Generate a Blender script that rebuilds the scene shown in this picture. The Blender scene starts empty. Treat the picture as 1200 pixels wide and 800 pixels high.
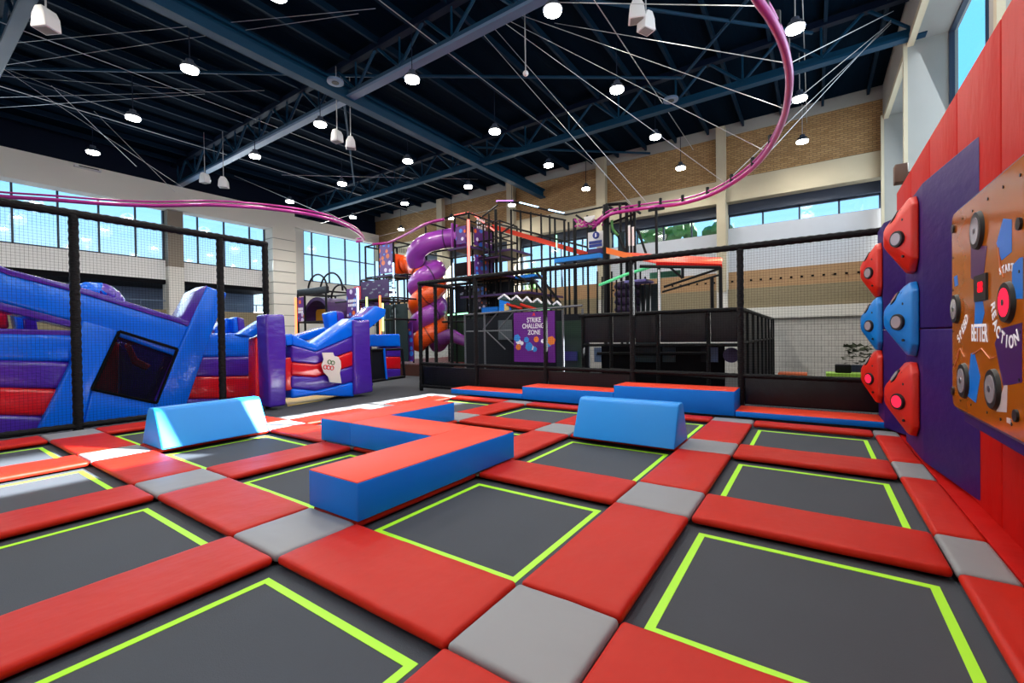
import bpy, bmesh, math, random
from mathutils import Vector, Matrix, noise
random.seed(7)
S = bpy.context.scene
COL = S.collection
V = Vector

# ------------------------------------------------------------------ camera
F_PX = 517.684
YAW, PITCH, ROLL, CH = 0.60026, -0.010648, -0.014531, 1.5
fw = V((-math.sin(YAW) * math.cos(PITCH), math.cos(YAW) * math.cos(PITCH), math.sin(PITCH)))
r0 = V((math.cos(YAW), math.sin(YAW), 0)); u0 = r0.cross(fw)
rt = r0 * math.cos(ROLL) + u0 * math.sin(ROLL)
up = -r0 * math.sin(ROLL) + u0 * math.cos(ROLL)
cd = bpy.data.cameras.new('camera'); cam = bpy.data.objects.new('camera', cd); COL.objects.link(cam)
cd.sensor_width = 36; cd.lens = F_PX / 1200 * 36; cd.clip_end = 500; cd.clip_start = .02
cam.matrix_world = Matrix(((rt.x, up.x, -fw.x, 0), (rt.y, up.y, -fw.y, 0), (rt.z, up.z, -fw.z, CH), (0, 0, 0, 1)))
S.camera = cam

def ray(px, py):
    return fw + rt * ((px - 600) / F_PX) + up * ((400 - py) / F_PX)
def at(px, py, ax, val):
    """survey helper: where the sight line of a measured point meets a real axis plane"""
    d = ray(px, py); i = 'xyz'.index(ax); o = V((0, 0, CH))
    return o + d * ((val - o[i]) / d[i])

# ------------------------------------------------------------------ materials
def lin(c):
    return tuple(((v / 255) / 12.92 if v / 255 <= .04045 else ((v / 255 + .055) / 1.055) ** 2.4) for v in c) + (1,)
MATS = {}
def mat(name, col, rough=.5, metal=0, bump=0, bscale=20, emis=0, var=0, vscale=3, coat=0, stretch=None, spec=.5, col2=None):
    if name in MATS: return MATS[name]
    m = bpy.data.materials.new(name); m.use_nodes = True; nt = m.node_tree; N = nt.nodes; L = nt.links
    b = N['Principled BSDF']; c = lin(col)
    b.inputs['Base Color'].default_value = c; b.inputs['Roughness'].default_value = rough; b.inputs['Metallic'].default_value = metal
    b.inputs['Specular IOR Level'].default_value = spec
    if coat: b.inputs['Coat Weight'].default_value = coat; b.inputs['Coat Roughness'].default_value = .12
    if emis: b.inputs['Emission Color'].default_value = c; b.inputs['Emission Strength'].default_value = emis
    tc = N.new('ShaderNodeTexCoord'); mp = N.new('ShaderNodeMapping'); L.new(tc.outputs['Object'], mp.inputs[0])
    if stretch: mp.inputs['Scale'].default_value = stretch
    if var:
        n = N.new('ShaderNodeTexNoise'); n.inputs['Scale'].default_value = vscale; n.inputs['Detail'].default_value = 4
        L.new(mp.outputs[0], n.inputs['Vector'])
        mx = N.new('ShaderNodeMix'); mx.data_type = 'RGBA'
        c2 = lin(col2) if col2 else tuple(v * (1 - var) for v in c[:3]) + (1,)
        mx.inputs[6].default_value = c2; mx.inputs[7].default_value = tuple(min(1, v * (1 + var * .4)) for v in c[:3]) + (1,)
        L.new(n.outputs['Fac'], mx.inputs[0]); L.new(mx.outputs[2], b.inputs['Base Color'])
    if bump:
        n = N.new('ShaderNodeTexNoise'); n.inputs['Scale'].default_value = bscale; n.inputs['Detail'].default_value = 3
        L.new(mp.outputs[0], n.inputs['Vector'])
        bp = N.new('ShaderNodeBump'); bp.inputs['Strength'].default_value = bump; bp.inputs['Distance'].default_value = .03
        L.new(n.outputs['Fac'], bp.inputs['Height']); L.new(bp.outputs[0], b.inputs['Normal'])
    MATS[name] = m; return m
def emit(name, col, s):
    if name in MATS: return MATS[name]
    m = bpy.data.materials.new(name); m.use_nodes = True; nt = m.node_tree; nt.nodes.clear()
    e = nt.nodes.new('ShaderNodeEmission'); o = nt.nodes.new('ShaderNodeOutputMaterial')
    e.inputs[0].default_value = lin(col); e.inputs[1].default_value = s; nt.links.new(e.outputs[0], o.inputs[0])
    MATS[name] = m; return m
def math_node(nt, op, a, b=None):
    n = nt.nodes.new('ShaderNodeMath'); n.operation = op
    for i, v in enumerate((a, b)):
        if v is None: continue
        if isinstance(v, (int, float)): n.inputs[i].default_value = v
        else: nt.links.new(v, n.inputs[i])
    return n.outputs[0]
def net_mat(name, axes, pitch, wire, col, base_alpha=0.0):
    m = bpy.data.materials.new(name); m.use_nodes = True; nt = m.node_tree; N = nt.nodes; L = nt.links
    b = N['Principled BSDF']; b.inputs['Base Color'].default_value = lin(col); b.inputs['Roughness'].default_value = .8; b.inputs['Specular IOR Level'].default_value = .1
    tc = N.new('ShaderNodeTexCoord'); sp = N.new('ShaderNodeSeparateXYZ'); L.new(tc.outputs['Object'], sp.inputs[0])
    outs = []
    for a in axes:
        v = math_node(nt, 'FRACT', math_node(nt, 'DIVIDE', sp.outputs['XYZ'.index(a)], pitch))
        outs.append(math_node(nt, 'LESS_THAN', v, wire / pitch))
    al = math_node(nt, 'MAXIMUM', math_node(nt, 'MAXIMUM', outs[0], outs[1]), base_alpha)
    L.new(al, b.inputs['Alpha']); MATS[name] = m; return m
def glass_mat():
    m = bpy.data.materials.new('window_glass'); m.use_nodes = True; nt = m.node_tree; N = nt.nodes; N.clear()
    o = N.new('ShaderNodeOutputMaterial'); t = N.new('ShaderNodeBsdfTransparent'); g = N.new('ShaderNodeBsdfGlossy')
    t.inputs[0].default_value = (.93, .97, 1, 1); g.inputs['Roughness'].default_value = .03
    mx = N.new('ShaderNodeMixShader'); mx.inputs[0].default_value = .06
    nt.links.new(t.outputs[0], mx.inputs[1]); nt.links.new(g.outputs[0], mx.inputs[2])
    nt.links.new(mx.outputs[0], o.inputs[0]); return m
def dots_mat(name, base=(92, 36, 128), scale=3.2):
    m = bpy.data.materials.new(name); m.use_nodes = True; nt = m.node_tree; N = nt.nodes; L = nt.links
    b = N['Principled BSDF']; b.inputs['Roughness'].default_value = .4
    tc = N.new('ShaderNodeTexCoord'); vo = N.new('ShaderNodeTexVoronoi'); vo.voronoi_dimensions = '2D'; vo.inputs['Scale'].default_value = scale; vo.inputs['Randomness'].default_value = .8
    s3 = N.new('ShaderNodeSeparateXYZ'); L.new(tc.outputs['Object'], s3.inputs[0]); cb = N.new('ShaderNodeCombineXYZ')
    L.new(math_node(nt, 'ADD', s3.outputs[0], s3.outputs[1]), cb.inputs[0]); L.new(s3.outputs[2], cb.inputs[1]); L.new(cb.outputs[0], vo.inputs['Vector'])
    sp = N.new('ShaderNodeSeparateColor'); L.new(vo.outputs['Color'], sp.inputs[0])
    rr = math_node(nt, 'ADD', math_node(nt, 'MULTIPLY', sp.outputs[1], .3), .12)
    inside = math_node(nt, 'LESS_THAN', vo.outputs['Distance'], rr)
    cr = N.new('ShaderNodeValToRGB'); cr.color_ramp.interpolation = 'CONSTANT'; L.new(sp.outputs[0], cr.inputs[0])
    e = cr.color_ramp.elements; e[0].color = lin((235, 110, 30)); e[1].position = .36; e[1].color = lin((50, 125, 225))
    x = e.new(.72); x.color = lin((225, 215, 240))
    mx = N.new('ShaderNodeMix'); mx.data_type = 'RGBA'; mx.inputs[6].default_value = lin(base)
    L.new(inside, mx.inputs[0]); L.new(cr.outputs[0], mx.inputs[7]); L.new(mx.outputs[2], b.inputs['Base Color'])
    MATS[name] = m; return m
def brick_mat(name, c1, c2, mortar, sx=1, bw=.23, bh=.075, axis='X'):
    m = bpy.data.materials.new(name); m.use_nodes = True; nt = m.node_tree; N = nt.nodes; L = nt.links
    b = N['Principled BSDF']; b.inputs['Roughness'].default_value = .85
    tc = N.new('ShaderNodeTexCoord'); sp = N.new('ShaderNodeSeparateXYZ'); cb = N.new('ShaderNodeCombineXYZ')
    L.new(tc.outputs['Object'], sp.inputs[0]); L.new(sp.outputs['XYZ'.index(axis)], cb.inputs[0]); L.new(sp.outputs[2], cb.inputs[1])
    br = N.new('ShaderNodeTexBrick'); L.new(cb.outputs[0], br.inputs['Vector'])
    br.inputs['Color1'].default_value = lin(c1); br.inputs['Color2'].default_value = lin(c2); br.inputs['Mortar'].default_value = lin(mortar)
    br.inputs['Scale'].default_value = 1; br.inputs['Brick Width'].default_value = bw; br.inputs['Row Height'].default_value = bh; br.inputs['Mortar Size'].default_value = .012
    L.new(br.outputs['Color'], b.inputs['Base Color']); MATS[name] = m; return m

M = dict(
 red=mat('red_vinyl', (192, 30, 10), .5, spec=.22, bump=.5, bscale=2.4, stretch=(1.5, 1, 1), var=.1, vscale=2),
 grey=mat('grey_vinyl', (138, 140, 144), .5, bump=.2, bscale=2.5),
 bed=mat('trampoline_bed', (74, 79, 87), .8, spec=.2, bump=.15, bscale=160, var=.12, vscale=1.5),
 lime=mat('lime_tape', (168, 240, 40), .5, emis=.12),
 blue=mat('blue_foam_vinyl', (0, 122, 228), .5, bump=.12, bscale=3, spec=.3),
 orange_top=mat('orange_red_vinyl', (232, 66, 40), .5, bump=.1, bscale=5, spec=.3),
 sky=mat('sky_blue_vinyl', (20, 148, 238), .42, bump=.05, bscale=4),
 black=mat('black_foam_sleeve', (9, 10, 14), .6, bump=.9, bscale=14, stretch=(1, 1, 3), spec=.2),
 rail=mat('black_steel', (10, 11, 15), .5, spec=.2),
 pad=mat('black_vinyl_pad', (12, 14, 20), .42, bump=.5, bscale=3, stretch=(2, 1, 1), spec=.35),
 darkred=mat('dark_maroon_pad', (28, 17, 20), .5, bump=.3, bscale=3, spec=.3),
 purple=mat('purple_vinyl', (46, 17, 96), .55, spec=.2, bump=.4, bscale=3, stretch=(1, 1, 2)),
 wallred=mat('red_wall_vinyl', (186, 14, 8), .6, spec=.1, bump=.5, bscale=2.6, stretch=(1, 1.5, .7), var=.08),
 podred=mat('red_pod_plastic', (212, 32, 10), .38), podblue=mat('blue_pod_plastic', (8, 126, 214), .35),
 rim=mat('black_rubber', (14, 14, 16), .5), lens=mat('smoked_lens', (150, 140, 146), .15, coat=.6, emis=.15),
 lit=emit('red_lit_lens', (255, 40, 70), 1.6),
 steel=mat('steel_edge', (120, 124, 134), .3, metal=.8), amber=mat('amber_panel', (186, 96, 12), .15, coat=.2, spec=.3, var=.3, vscale=1.2, stretch=(1, .7, 3)),
 white=mat('white_paint', (226, 226, 226), .6), text=mat('white_print', (236, 232, 238), .5, emis=.15),
 wallw=mat('white_plaster', (214, 212, 206), .8, var=.08, vscale=.6), conc=mat('concrete', (186, 176, 152), .85, var=.18, vscale=.9, bump=.15, bscale=12),
 cream=mat('cream_block', (232, 228, 218), .8), greyc=mat('grey_concrete', (150, 150, 146), .9, var=.15, vscale=1),
 navy=mat('navy_steel', (5, 54, 82), .5, var=.3, vscale=.7, spec=.2), navyd=mat('dark_navy_steel', (3, 18, 40), .6, spec=.15),
 lightbeam=mat('pale_steel_flange', (84, 106, 134), .4),
 carpet=mat('charcoal_carpet', (68, 70, 76), .95, var=.3, vscale=40),
 ibl=mat('inflatable_blue', (0, 108, 240), .25, bump=.35, bscale=3.5, coat=.25, spec=.35), ipu=mat('inflatable_purple', (72, 36, 160), .25, bump=.5, bscale=4, coat=.4, stretch=(1, 1, 2.5)),
 ire=mat('inflatable_red', (214, 16, 30), .25, bump=.35, bscale=4, coat=.4),
 tubep=mat('purple_plastic', (150, 62, 170), .28, coat=.5), tubeo=mat('orange_plastic', (240, 84, 14), .28, coat=.5),
 dark=mat('dark_void', (8, 9, 14), .8, spec=.1), darkp=mat('dark_panel', (12, 15, 24), .6, spec=.2), teal=mat('dark_teal_panel', (8, 40, 46), .6, var=.3),
 greenp=mat('dark_green_panel', (8, 46, 28), .6), deckp=mat('purple_deck_edge', (62, 28, 88), .55), wood=mat('deck_plywood', (120, 84, 40), .6),
 magenta=mat('magenta_rail', (176, 40, 140), .3, metal=.2, coat=.5), cable=mat('steel_cable', (190, 192, 196), .3, metal=.6),
 frame=mat('dark_window_frame', (34, 46, 66), .5), tan=mat('tan_aggregate', (142, 130, 104), .9, var=.2, vscale=14),
 leaf=mat('leaf_green', (52, 110, 40), .6, var=.4, vscale=3), bark=mat('bark', (80, 60, 44), .9),
 sheet=mat('white_cloth', (222, 214, 206), .8), yellow=mat('yellow_mat', (226, 190, 110), .6), building=mat('pale_building', (220, 210, 205), .8),
 dyel=mat('amber_tunnel_inside', (170, 120, 30), .5, emis=.1), board=mat('purple_print_board', (110, 34, 140), .4),  # tunnel inside glows faintly to brighten it, no lamp there
 net_y=net_mat('net_facing_room', 'XZ', .05, .0026, (12, 12, 14)), net_x=net_mat('net_along_side', 'YZ', .05, .0028, (8, 10, 16)),
 mesh_dark=net_mat('fine_dark_mesh', 'YZ', .03, .012, (4, 6, 14), .5),
 pink_led=emit('pink_led', (255, 120, 110), 3), white_led=emit('white_led', (190, 225, 255), 4), green_led=emit('green_led', (170, 255, 200), 2.2), orange_led=emit('orange_led', (255, 130, 80), 3), yel_led=emit('yellow_led', (225, 255, 150), 2.5), purple_led=emit('purple_led', (200, 140, 255), 2.5),
 lamp=emit('lamp_glow', (255, 246, 228), 60), digits=emit('red_digits', (255, 30, 50), 1.3),
)
M['glass'] = glass_mat(); M['dots'] = dots_mat('purple_dotted_board')
M['brick'] = brick_mat('tan_brick', (176, 142, 96), (150, 116, 74), (120, 96, 68)); M['wbrick'] = brick_mat('white_painted_brick', (206, 204, 200), (198, 196, 192), (176, 174, 170), bw=.45, bh=.2)

# ------------------------------------------------------------------ mesh building
class MB:
    def __init__(s): s.v = []; s.f = []; s.m = []
    def add(s, vs, fs, mi=0):
        o = len(s.v); s.v += [tuple(v) for v in vs]; s.f += [tuple(i + o for i in f) for f in fs]; s.m += [mi] * len(fs); return s
    def box(s, x0, x1, y0, y1, z0, z1, mi=0):
        x0, x1 = sorted((x0, x1)); y0, y1 = sorted((y0, y1)); z0, z1 = sorted((z0, z1))
        return s.add([(x, y, z) for z in (z0, z1) for y in (y0, y1) for x in (x0, x1)],
                     [(0, 2, 3, 1), (4, 5, 7, 6), (0, 1, 5, 4), (2, 6, 7, 3), (0, 4, 6, 2), (1, 3, 7, 5)], mi)
    def bar(s, p, q, r, n=8, mi=0, r2=None):
        p = V(p); q = V(q); d = (q - p)
        if d.length < 1e-6: return s
        d.normalize(); a = d.orthogonal().normalized(); b = d.cross(a); r2 = r if r2 is None else r2
        vs = [p + (a * math.cos(t) + b * math.sin(t)) * r for t in [2 * math.pi * (i + .5) / n for i in range(n)]]
        vs += [q + (a * math.cos(t) + b * math.sin(t)) * r2 for t in [2 * math.pi * (i + .5) / n for i in range(n)]]
        return s.add(vs, [(i, (i + 1) % n, n + (i + 1) % n, n + i) for i in range(n)] + [tuple(range(n - 1, -1, -1)), tuple(range(n, 2 * n))], mi)
    def tube(s, path, r, n=10, mi=0, closed=False):
        P = [V(p) for p in path]; rings = []; a = None
        for i, p in enumerate(P):
            t = (P[min(i + 1, len(P) - 1)] - P[max(i - 1, 0)]).normalized()
            if a is None: a = t.orthogonal().normalized()
            a = (a - t * a.dot(t)).normalized(); b = t.cross(a); rr = r[i] if isinstance(r, (list, tuple)) else r
            rings.append([p + (a * math.cos(2 * math.pi * k / n) + b * math.sin(2 * math.pi * k / n)) * rr for k in range(n)])
        vs = [v for g in rings for v in g]
        fs = [(i * n + k, i * n + (k + 1) % n, (i + 1) * n + (k + 1) % n, (i + 1) * n + k) for i in range(len(P) - 1) for k in range(n)]
        fs += [tuple(range(n - 1, -1, -1)), tuple((len(P) - 1) * n + k for k in range(n))]
        return s.add(vs, fs, mi)
    def prism(s, poly, vec, mi=0, side=None):
        n = len(poly); P = [V(p) for p in poly]; vec = V(vec)
        s.add(P + [p + vec for p in P], [tuple(range(n)), tuple(range(2 * n - 1, n - 1, -1))], mi)
        o = len(s.v) - 2 * n
        s.f += [(o + i, o + n + i, o + n + (i + 1) % n, o + (i + 1) % n) for i in range(n)]; s.m += [mi if side is None else side] * n; return s
    def disc(s, c, nrm, r, t=.01, n=24, mi=0, ry=None):
        c = V(c); nrm = V(nrm).normalized(); return s.bar(c, c + nrm * t, r, n, mi)
    def ball(s, c, r, n=10, m=6, sc=(1, 1, 1), mi=0):
        c = V(c); vs = [c + V((0, 0, r * sc[2]))]
        for j in range(1, m):
            for i in range(n):
                a = math.pi * j / m; b = 2 * math.pi * i / n
                vs.append(c + V((r * sc[0] * math.sin(a) * math.cos(b), r * sc[1] * math.sin(a) * math.sin(b), r * sc[2] * math.cos(a))))
        vs.append(c - V((0, 0, r * sc[2])))
        fs = [(0, 1 + i, 1 + (i + 1) % n) for i in range(n)]
        for j in range(m - 2):
            for i in range(n): fs.append((1 + j * n + i, 1 + (j + 1) * n + i, 1 + (j + 1) * n + (i + 1) % n, 1 + j * n + (i + 1) % n))
        l = len(vs) - 1; fs += [(l, 1 + (m - 2) * n + (i + 1) % n, 1 + (m - 2) * n + i) for i in range(n)]
        return s.add(vs, fs, mi)
    def build(s, name, mats, parent=None, bevel=0, seg=3, smooth=False, sub=0):
        me = bpy.data.meshes.new(name); me.from_pydata(s.v, [], s.f)
        if not isinstance(mats, (list, tuple)): mats = [mats]
        for m in mats: me.materials.append(m)
        for p, i in zip(me.polygons, s.m): p.material_index = i
        bm = bmesh.new(); bm.from_mesh(me); bmesh.ops.recalc_face_normals(bm, faces=bm.faces)
        if bevel: bmesh.ops.bevel(bm, geom=list(bm.edges), offset=bevel, segments=seg, affect='EDGES', profile=.5, clamp_overlap=True)
        if sub: bmesh.ops.subdivide_edges(bm, edges=bm.edges, cuts=sub, use_grid_fill=True)
        bm.to_mesh(me); bm.free()
        if smooth or bevel:
            for p in me.polygons: p.use_smooth = True
            if bevel or smooth == 'auto':
                try: me.set_sharp_from_angle(angle=math.radians(50))
                except Exception: pass
        o = bpy.data.objects.new(name, me); COL.objects.link(o)
        if parent is not None:
            o.parent = parent
            if parent.type == 'EMPTY': o.matrix_parent_inverse = Matrix.Translation(-V(parent.location))
        return o
def B(*a, **k): return MB().box(*a, **k)
def tag(o, label, cat, group=None, kind=None):
    o['label'] = label; o['category'] = cat
    if group: o['group'] = group
    if kind: o['kind'] = kind
    return o
def thing(name, label, cat, loc, group=None):
    e = bpy.data.objects.new(name, None); COL.objects.link(e); e.location = loc; e.empty_display_size = .2
    return tag(e, label, cat, group)
def struct(o): o['kind'] = 'structure'; return o
def text(body, size, parent, m, origin, right, upv, xs=1.0, name='lettering', thick=.004, bold=0.0):
    c = bpy.data.curves.new(name, 'FONT'); c.body = body; c.size = size; c.align_x = 'CENTER'; c.align_y = 'CENTER'; c.extrude = thick; c.offset = bold
    t = bpy.data.objects.new(name, c); COL.objects.link(t)
    me = bpy.data.meshes.new_from_object(t); bpy.data.objects.remove(t)
    r = V(right).normalized(); u = V(upv).normalized(); n = r.cross(u)
    for v in me.vertices: v.co = V(origin) + r * v.co.x * xs + u * v.co.y + n * v.co.z
    me.materials.clear(); me.materials.append(m)
    o = bpy.data.objects.new(name, me); COL.objects.link(o); o.parent = parent
    if parent.type == 'EMPTY': o.matrix_parent_inverse = Matrix.Translation(-V(parent.location))
    return o
ORD = ['first', 'second', 'third', 'fourth', 'fifth', 'sixth', 'seventh', 'eighth']
XL, XR, YB, YF = -25.0, 2.0, 20.0, -9.0
FENCE_Y = 9.68
ZC = 10.0

# ------------------------------------------------------------------ court grid
PX, PY, W = 2.246, 2.234, .655
colx = [-1.183 - PX * i for i in range(5)]                 # pad lines running away from the camera
rowy = [1.910 + PY * k for k in range(-2, 3)] + [8.474]      # pad lines across
WD = .666
def colr(i):                                              # -1 is the narrow line along the red wall
    return (.718, 1.02) if i == -1 else (colx[i] - W / 2, colx[i] + W / 2)
def rowr(k): return (8.30, 8.66) if k == 5 else (rowy[k] - WD / 2, rowy[k] + WD / 2)
colname = {-1: 'beside the red wall', 0: 'first line out from the wall', 1: 'second line out from the wall', 2: 'third line out from the wall', 3: 'fourth line out from the wall', 4: 'beside the left net'}
rowname = ['', 'nearest the camera', 'in the second cross line', 'in the third cross line', 'in the fourth cross line', 'before the back steps']
def pad(x0, x1, y0, y1, m, name, label, cat='pad', group=None):
    g = .006; mb = B(x0 + g, x1 - g, y0 + g, y1 - g, -.062, 0.0)
    o = mb.build(name, m, bevel=.028, seg=3)
    # soft stuffed top
    me = o.data; bm = bmesh.new(); bm.from_mesh(me)
    bmesh.ops.subdivide_edges(bm, edges=[e for e in bm.edges if e.calc_length() > .2], cuts=20, use_grid_fill=True)
    for v in bm.verts:
        if v.co.z > -.01:
            n = noise.noise(V((v.co.x * 3.1, v.co.y * 3.1, x0 * 7 + y0)))
            e = min(v.co.x - x0, x1 - v.co.x, v.co.y - y0, y1 - v.co.y)
            n2 = noise.noise(V((v.co.x * 9 + y0, v.co.y * 9, x0))); v.co.z += .004 * n + .0035 * n2 * max(0, 1 - e / .3) + .004 * min(1, e / .15)
    bm.to_mesh(me); bm.free()
    for p in me.polygons: p.use_smooth = True
    return tag(o, label, cat, group)
GP = 'red safety pads between the trampolines'; GG = 'grey corner pads'; GT = 'trampolines'
for k in range(1, 6):
    y0, y1 = rowr(k)
    for i in range(-1, 5):
        if i == 4 and k > 3: continue
        x0, x1 = colr(i)
        pad(x0, x1, y0, y1, M['grey'], 'corner_pad', 'grey square pad %s, %s' % (rowname[k], colname[i]), 'pad', GG)
        # cross pad to the left of this line
        j = i + 1
        if j < 5 and not (j == 4 and k > 3):
            a = colr(j)[1]; bb = x0
            pad(a, bb, y0, y1, M['red'], 'safety_pad', 'red cross pad %s, %s column from the wall' % (rowname[k], ORD[j]), 'pad', GP)
        # lengthways pad beyond this line
        if k < 5 and not (i == 4 and k >= 3):
            c = rowr(k + 1)[0]
            pad(x0, x1, y1, c, M['red'], 'safety_pad', 'red lengthways pad by the %s trampoline row, %s' % (ORD[k - 1], colname[i]), 'pad', GP)
tr0 = None
def trampoline(x0, x1, y0, y1, label):
    t = thing('trampoline', label, 'trampoline', ((x0 + x1) / 2, (y0 + y1) / 2, -.12), GT)
    z = -.085
    mb = MB(); mb.box(x0 - .05, x1 + .05, y0 - .05, y1 + .05, z - .03, z); mb.build('bed', M['bed'], t)
    a, w = .088, .05; mb = MB(); zz = z + .003
    mb.box(x0 + a, x1 - a, y0 + a, y0 + a + w, z - .002, zz); mb.box(x0 + a, x1 - a, y1 - a - w, y1 - a, z - .002, zz)
    mb.box(x0 + a, x0 + a + w, y0 + a + w, y1 - a - w, z - .002, zz); mb.box(x1 - a - w, x1 - a, y0 + a + w, y1 - a - w, z - .002, zz)
    mb.build('square_outline', M['lime'], t)
for k in range(1, 5):
    for j in range(0, 5):
        if j == 4 and k >= 3: continue
        trampoline(colr(j)[1], colr(j - 1)[0], rowr(k)[1], rowr(k + 1)[0],
                   'grey trampoline with lime square outline, %s row, %s from the red wall' % (ORD[k - 1], ORD[j]))

# white strip along the court's open edge
mb = B(-8.62, -8.27, 4.5, 8.66, -.12, -.004); tag(mb.build('edge_strip', M['grey'], bevel=.02), 'pale grey edging strip between the court pads and the charcoal carpet', 'edging')

# ------------------------------------------------------------------ foam blocks
def foam_block(x0, x1, y0, y1, z0, z1, label, group='blue and red foam beams'):
    t = thing('foam_block', label, 'foam block', ((x0 + x1) / 2, (y0 + y1) / 2, z0), group)
    B(x0, x1, y0, y1, z0, z1 - .006).build('body', M['blue'], t, bevel=.012, seg=2)
    B(x0 + .004, x1 - .004, y0 + .004, y1 - .004, z1 - .02, z1).build('top_cover', M['orange_top'], t, bevel=.006, seg=2)
    return t
foam_block(-3.77, -3.07, 2.23, 4.50, .008, .335, 'nearest foam beam of the zigzag, blue sides and red top, pointing at the camera')
foam_block(-5.37, -3.775, 3.80, 4.50, .008, .335, 'middle foam beam of the zigzag, joining the near beam to the far one')
foam_block(-6.07, -5.375, 3.80, 5.98, .008, .335, 'far foam beam of the zigzag, seen past its inner corner')
BY = FENCE_Y - .1
foam_block(-8.08, -5.80, 8.86, BY, 0, .14, 'lowest step block by the back net, at the left end', 'step blocks along the back net')
foam_block(-5.79, -3.50, 8.86, BY, 0, .31, 'middle height step block between the lowest and tallest by the back net', 'step blocks along the back net')
foam_block(-3.49, -1.20, 8.86, BY, 0, .455, 'tallest step block by the back net', 'step blocks along the back net')
foam_block(-1.19, 1.0, 8.86, BY, 0, .105, 'low step block at the right, beside the purple climbing wall', 'step blocks along the back net')

def wedge(p0, p1, axis, w, h, label):
    # ridge block: wide foot, narrow rounded top, running along axis
    x0, y0 = p0; prof = [(0, 0), (w, 0)]
    tw, rr = w * .30, .07
    c0, c1 = w / 2 - tw / 2, w / 2 + tw / 2
    prof += [(c1 + .04, h - .08), (c1 + .015, h - .03), (c1 - .03, h), (c0 + .03, h), (c0 - .015, h - .03), (c0 - .04, h - .08)]
    if axis == 'y': poly = [(x0 + a, y0, .008 + b) for a, b in prof]; vec = (0, p1[1] - y0, 0)
    else: poly = [(x0, y0 + a, .008 + b) for a, b in prof]; vec = (p1[0] - x0, 0, 0)
    o = MB().prism(poly, vec).build('foam_ridge', M['sky'], bevel=.02, seg=3)
    return tag(o, label, 'foam ridge', 'sky blue foam ridges')
wedge((-8.2, 2.27), (0, 3.72), 'y', .78, .55, 'sky blue foam ridge near the left net, half in sunlight')
wedge((-2.96, 5.87), (-1.50, 0), 'x', .74, .56, 'sky blue foam ridge in front of the tallest step block')

# ------------------------------------------------------------------ fences round the court
def post(p0, p1, r, parent, name='post'):
    mb = MB(); p0 = V(p0); p1 = V(p1); n = max(2, int((p1 - p0).length / .07)); path = []; rr = []
    for i in range(n + 1):
        path.append(p0.lerp(p1, i / n)); rr.append(r * (1 + (.10 if i % 2 else -.04)))
    return mb.tube(path, rr, 10).build(name, M['black'], parent, smooth=True)
# back fence
t = thing('net_fence', 'tall black padded net fence along the back of the trampolines', 'fence', (-4, FENCE_Y, 0))
fx = [-10.05, -7.85, -5.6, -3.36, -1.19]
for x in fx: post((x, FENCE_Y, -.12), (x, FENCE_Y, 3.17), .058, t)
post((-10.1, FENCE_Y, 3.19), (1.0, FENCE_Y, 3.19), .062, t, 'top_rail')
post((-10.1, FENCE_Y, .72), (1.0, FENCE_Y, .66), .045, t, 'middle_rail')
post((-10.1, FENCE_Y, .02), (1.0, FENCE_Y, .02), .045, t, 'bottom_rail')
MB().add([(-10.05, FENCE_Y, 0), (1.0, FENCE_Y, 0), (1.0, FENCE_Y, 3.17), (-10.05, FENCE_Y, 3.17)], [(0, 1, 2, 3)]).build('netting', M['net_y'], t)
for a, b, m in ((0, 1, 'pad'), (1, 2, 'darkred'), (2, 3, 'darkred')):
    B(fx[a] + .06, fx[b] - .06, FENCE_Y + .01, FENCE_Y + .06, .06, .62).build('padding_panel', M[m], t, bevel=.02)
B(fx[4] + .06, .98, FENCE_Y - .02, FENCE_Y + .05, .12, .64).build('padding_panel', M['pad'], t, bevel=.02)
# return at its left end
t = thing('net_fence', 'short black padded net fence turning the far left corner of the court', 'fence', (-10.05, 10.5, 0))
for y in (10.35, 11.1): post((-10.05, y, -.12), (-10.05, y, 3.17), .055, t)
post((-10.05, FENCE_Y + .06, 3.19), (-10.05, 11.1, 3.19), .06, t, 'top_rail')
B(-10.08, -10.02, FENCE_Y + .06, 11.1, .06, .66).build('padding_panel', M['pad'], t, bevel=.015)
MB().add([(-10.05, FENCE_Y + .06, 0), (-10.05, 11.1, 0), (-10.05, 11.1, 3.17), (-10.05, FENCE_Y + .06, 3.17)], [(0, 1, 2, 3)]).build('netting', M['net_x'], t)
# left fence
FX = -10.8
t = thing('net_fence', 'tall black net fence between the trampolines and the inflatables', 'fence', (FX, 2, 0))
for y in (-2.6, 2.1, 4.43, 5.4): post((FX, y, -.12), (FX, y, 3.76), .068, t)
post((FX, -2.6, 3.79), (FX, 5.45, 3.79), .07, t, 'top_rail')
post((FX, -2.6, .03), (FX, 5.4, .03), .055, t, 'bottom_rail')
MB().add([(FX, -2.6, 0), (FX, 5.4, 0), (FX, 5.4, 3.76), (FX, -2.6, 3.76)], [(0, 1, 2, 3)]).build('netting', M['net_x'], t)

# ------------------------------------------------------------------ red padded wall on the right
WX, WT = 1.17, 3.85
ys = [-4, -1.9, -.2, 1.5, 3.25, 4.86, 6.1, 7.35, 8.6, 9.95]
for i in range(len(ys) - 1):
    B(WX, WX + .12, ys[i] + .004, ys[i + 1] - .004, -.02, WT).build('wall_pad', M['wallred'], None, bevel=.02)
    o = bpy.context.scene.collection.objects[-1]
    tag(o, 'tall red padded wall panel, %s from the far end of the red wall' % (ORD[len(ys) - 2 - i] if len(ys) - 2 - i < 8 else 'ninth'), 'wall pad', 'red wall panels')
struct(B(1.02, WX + .1, -4, 9.6, -.14, -.012).build('trim_1', M['wallred'], bevel=.01))
struct(B(WX + .12, WX + .3, -4, 9.95, -.14, WT - .03).build('wall_partition', M['greyc']))
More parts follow.
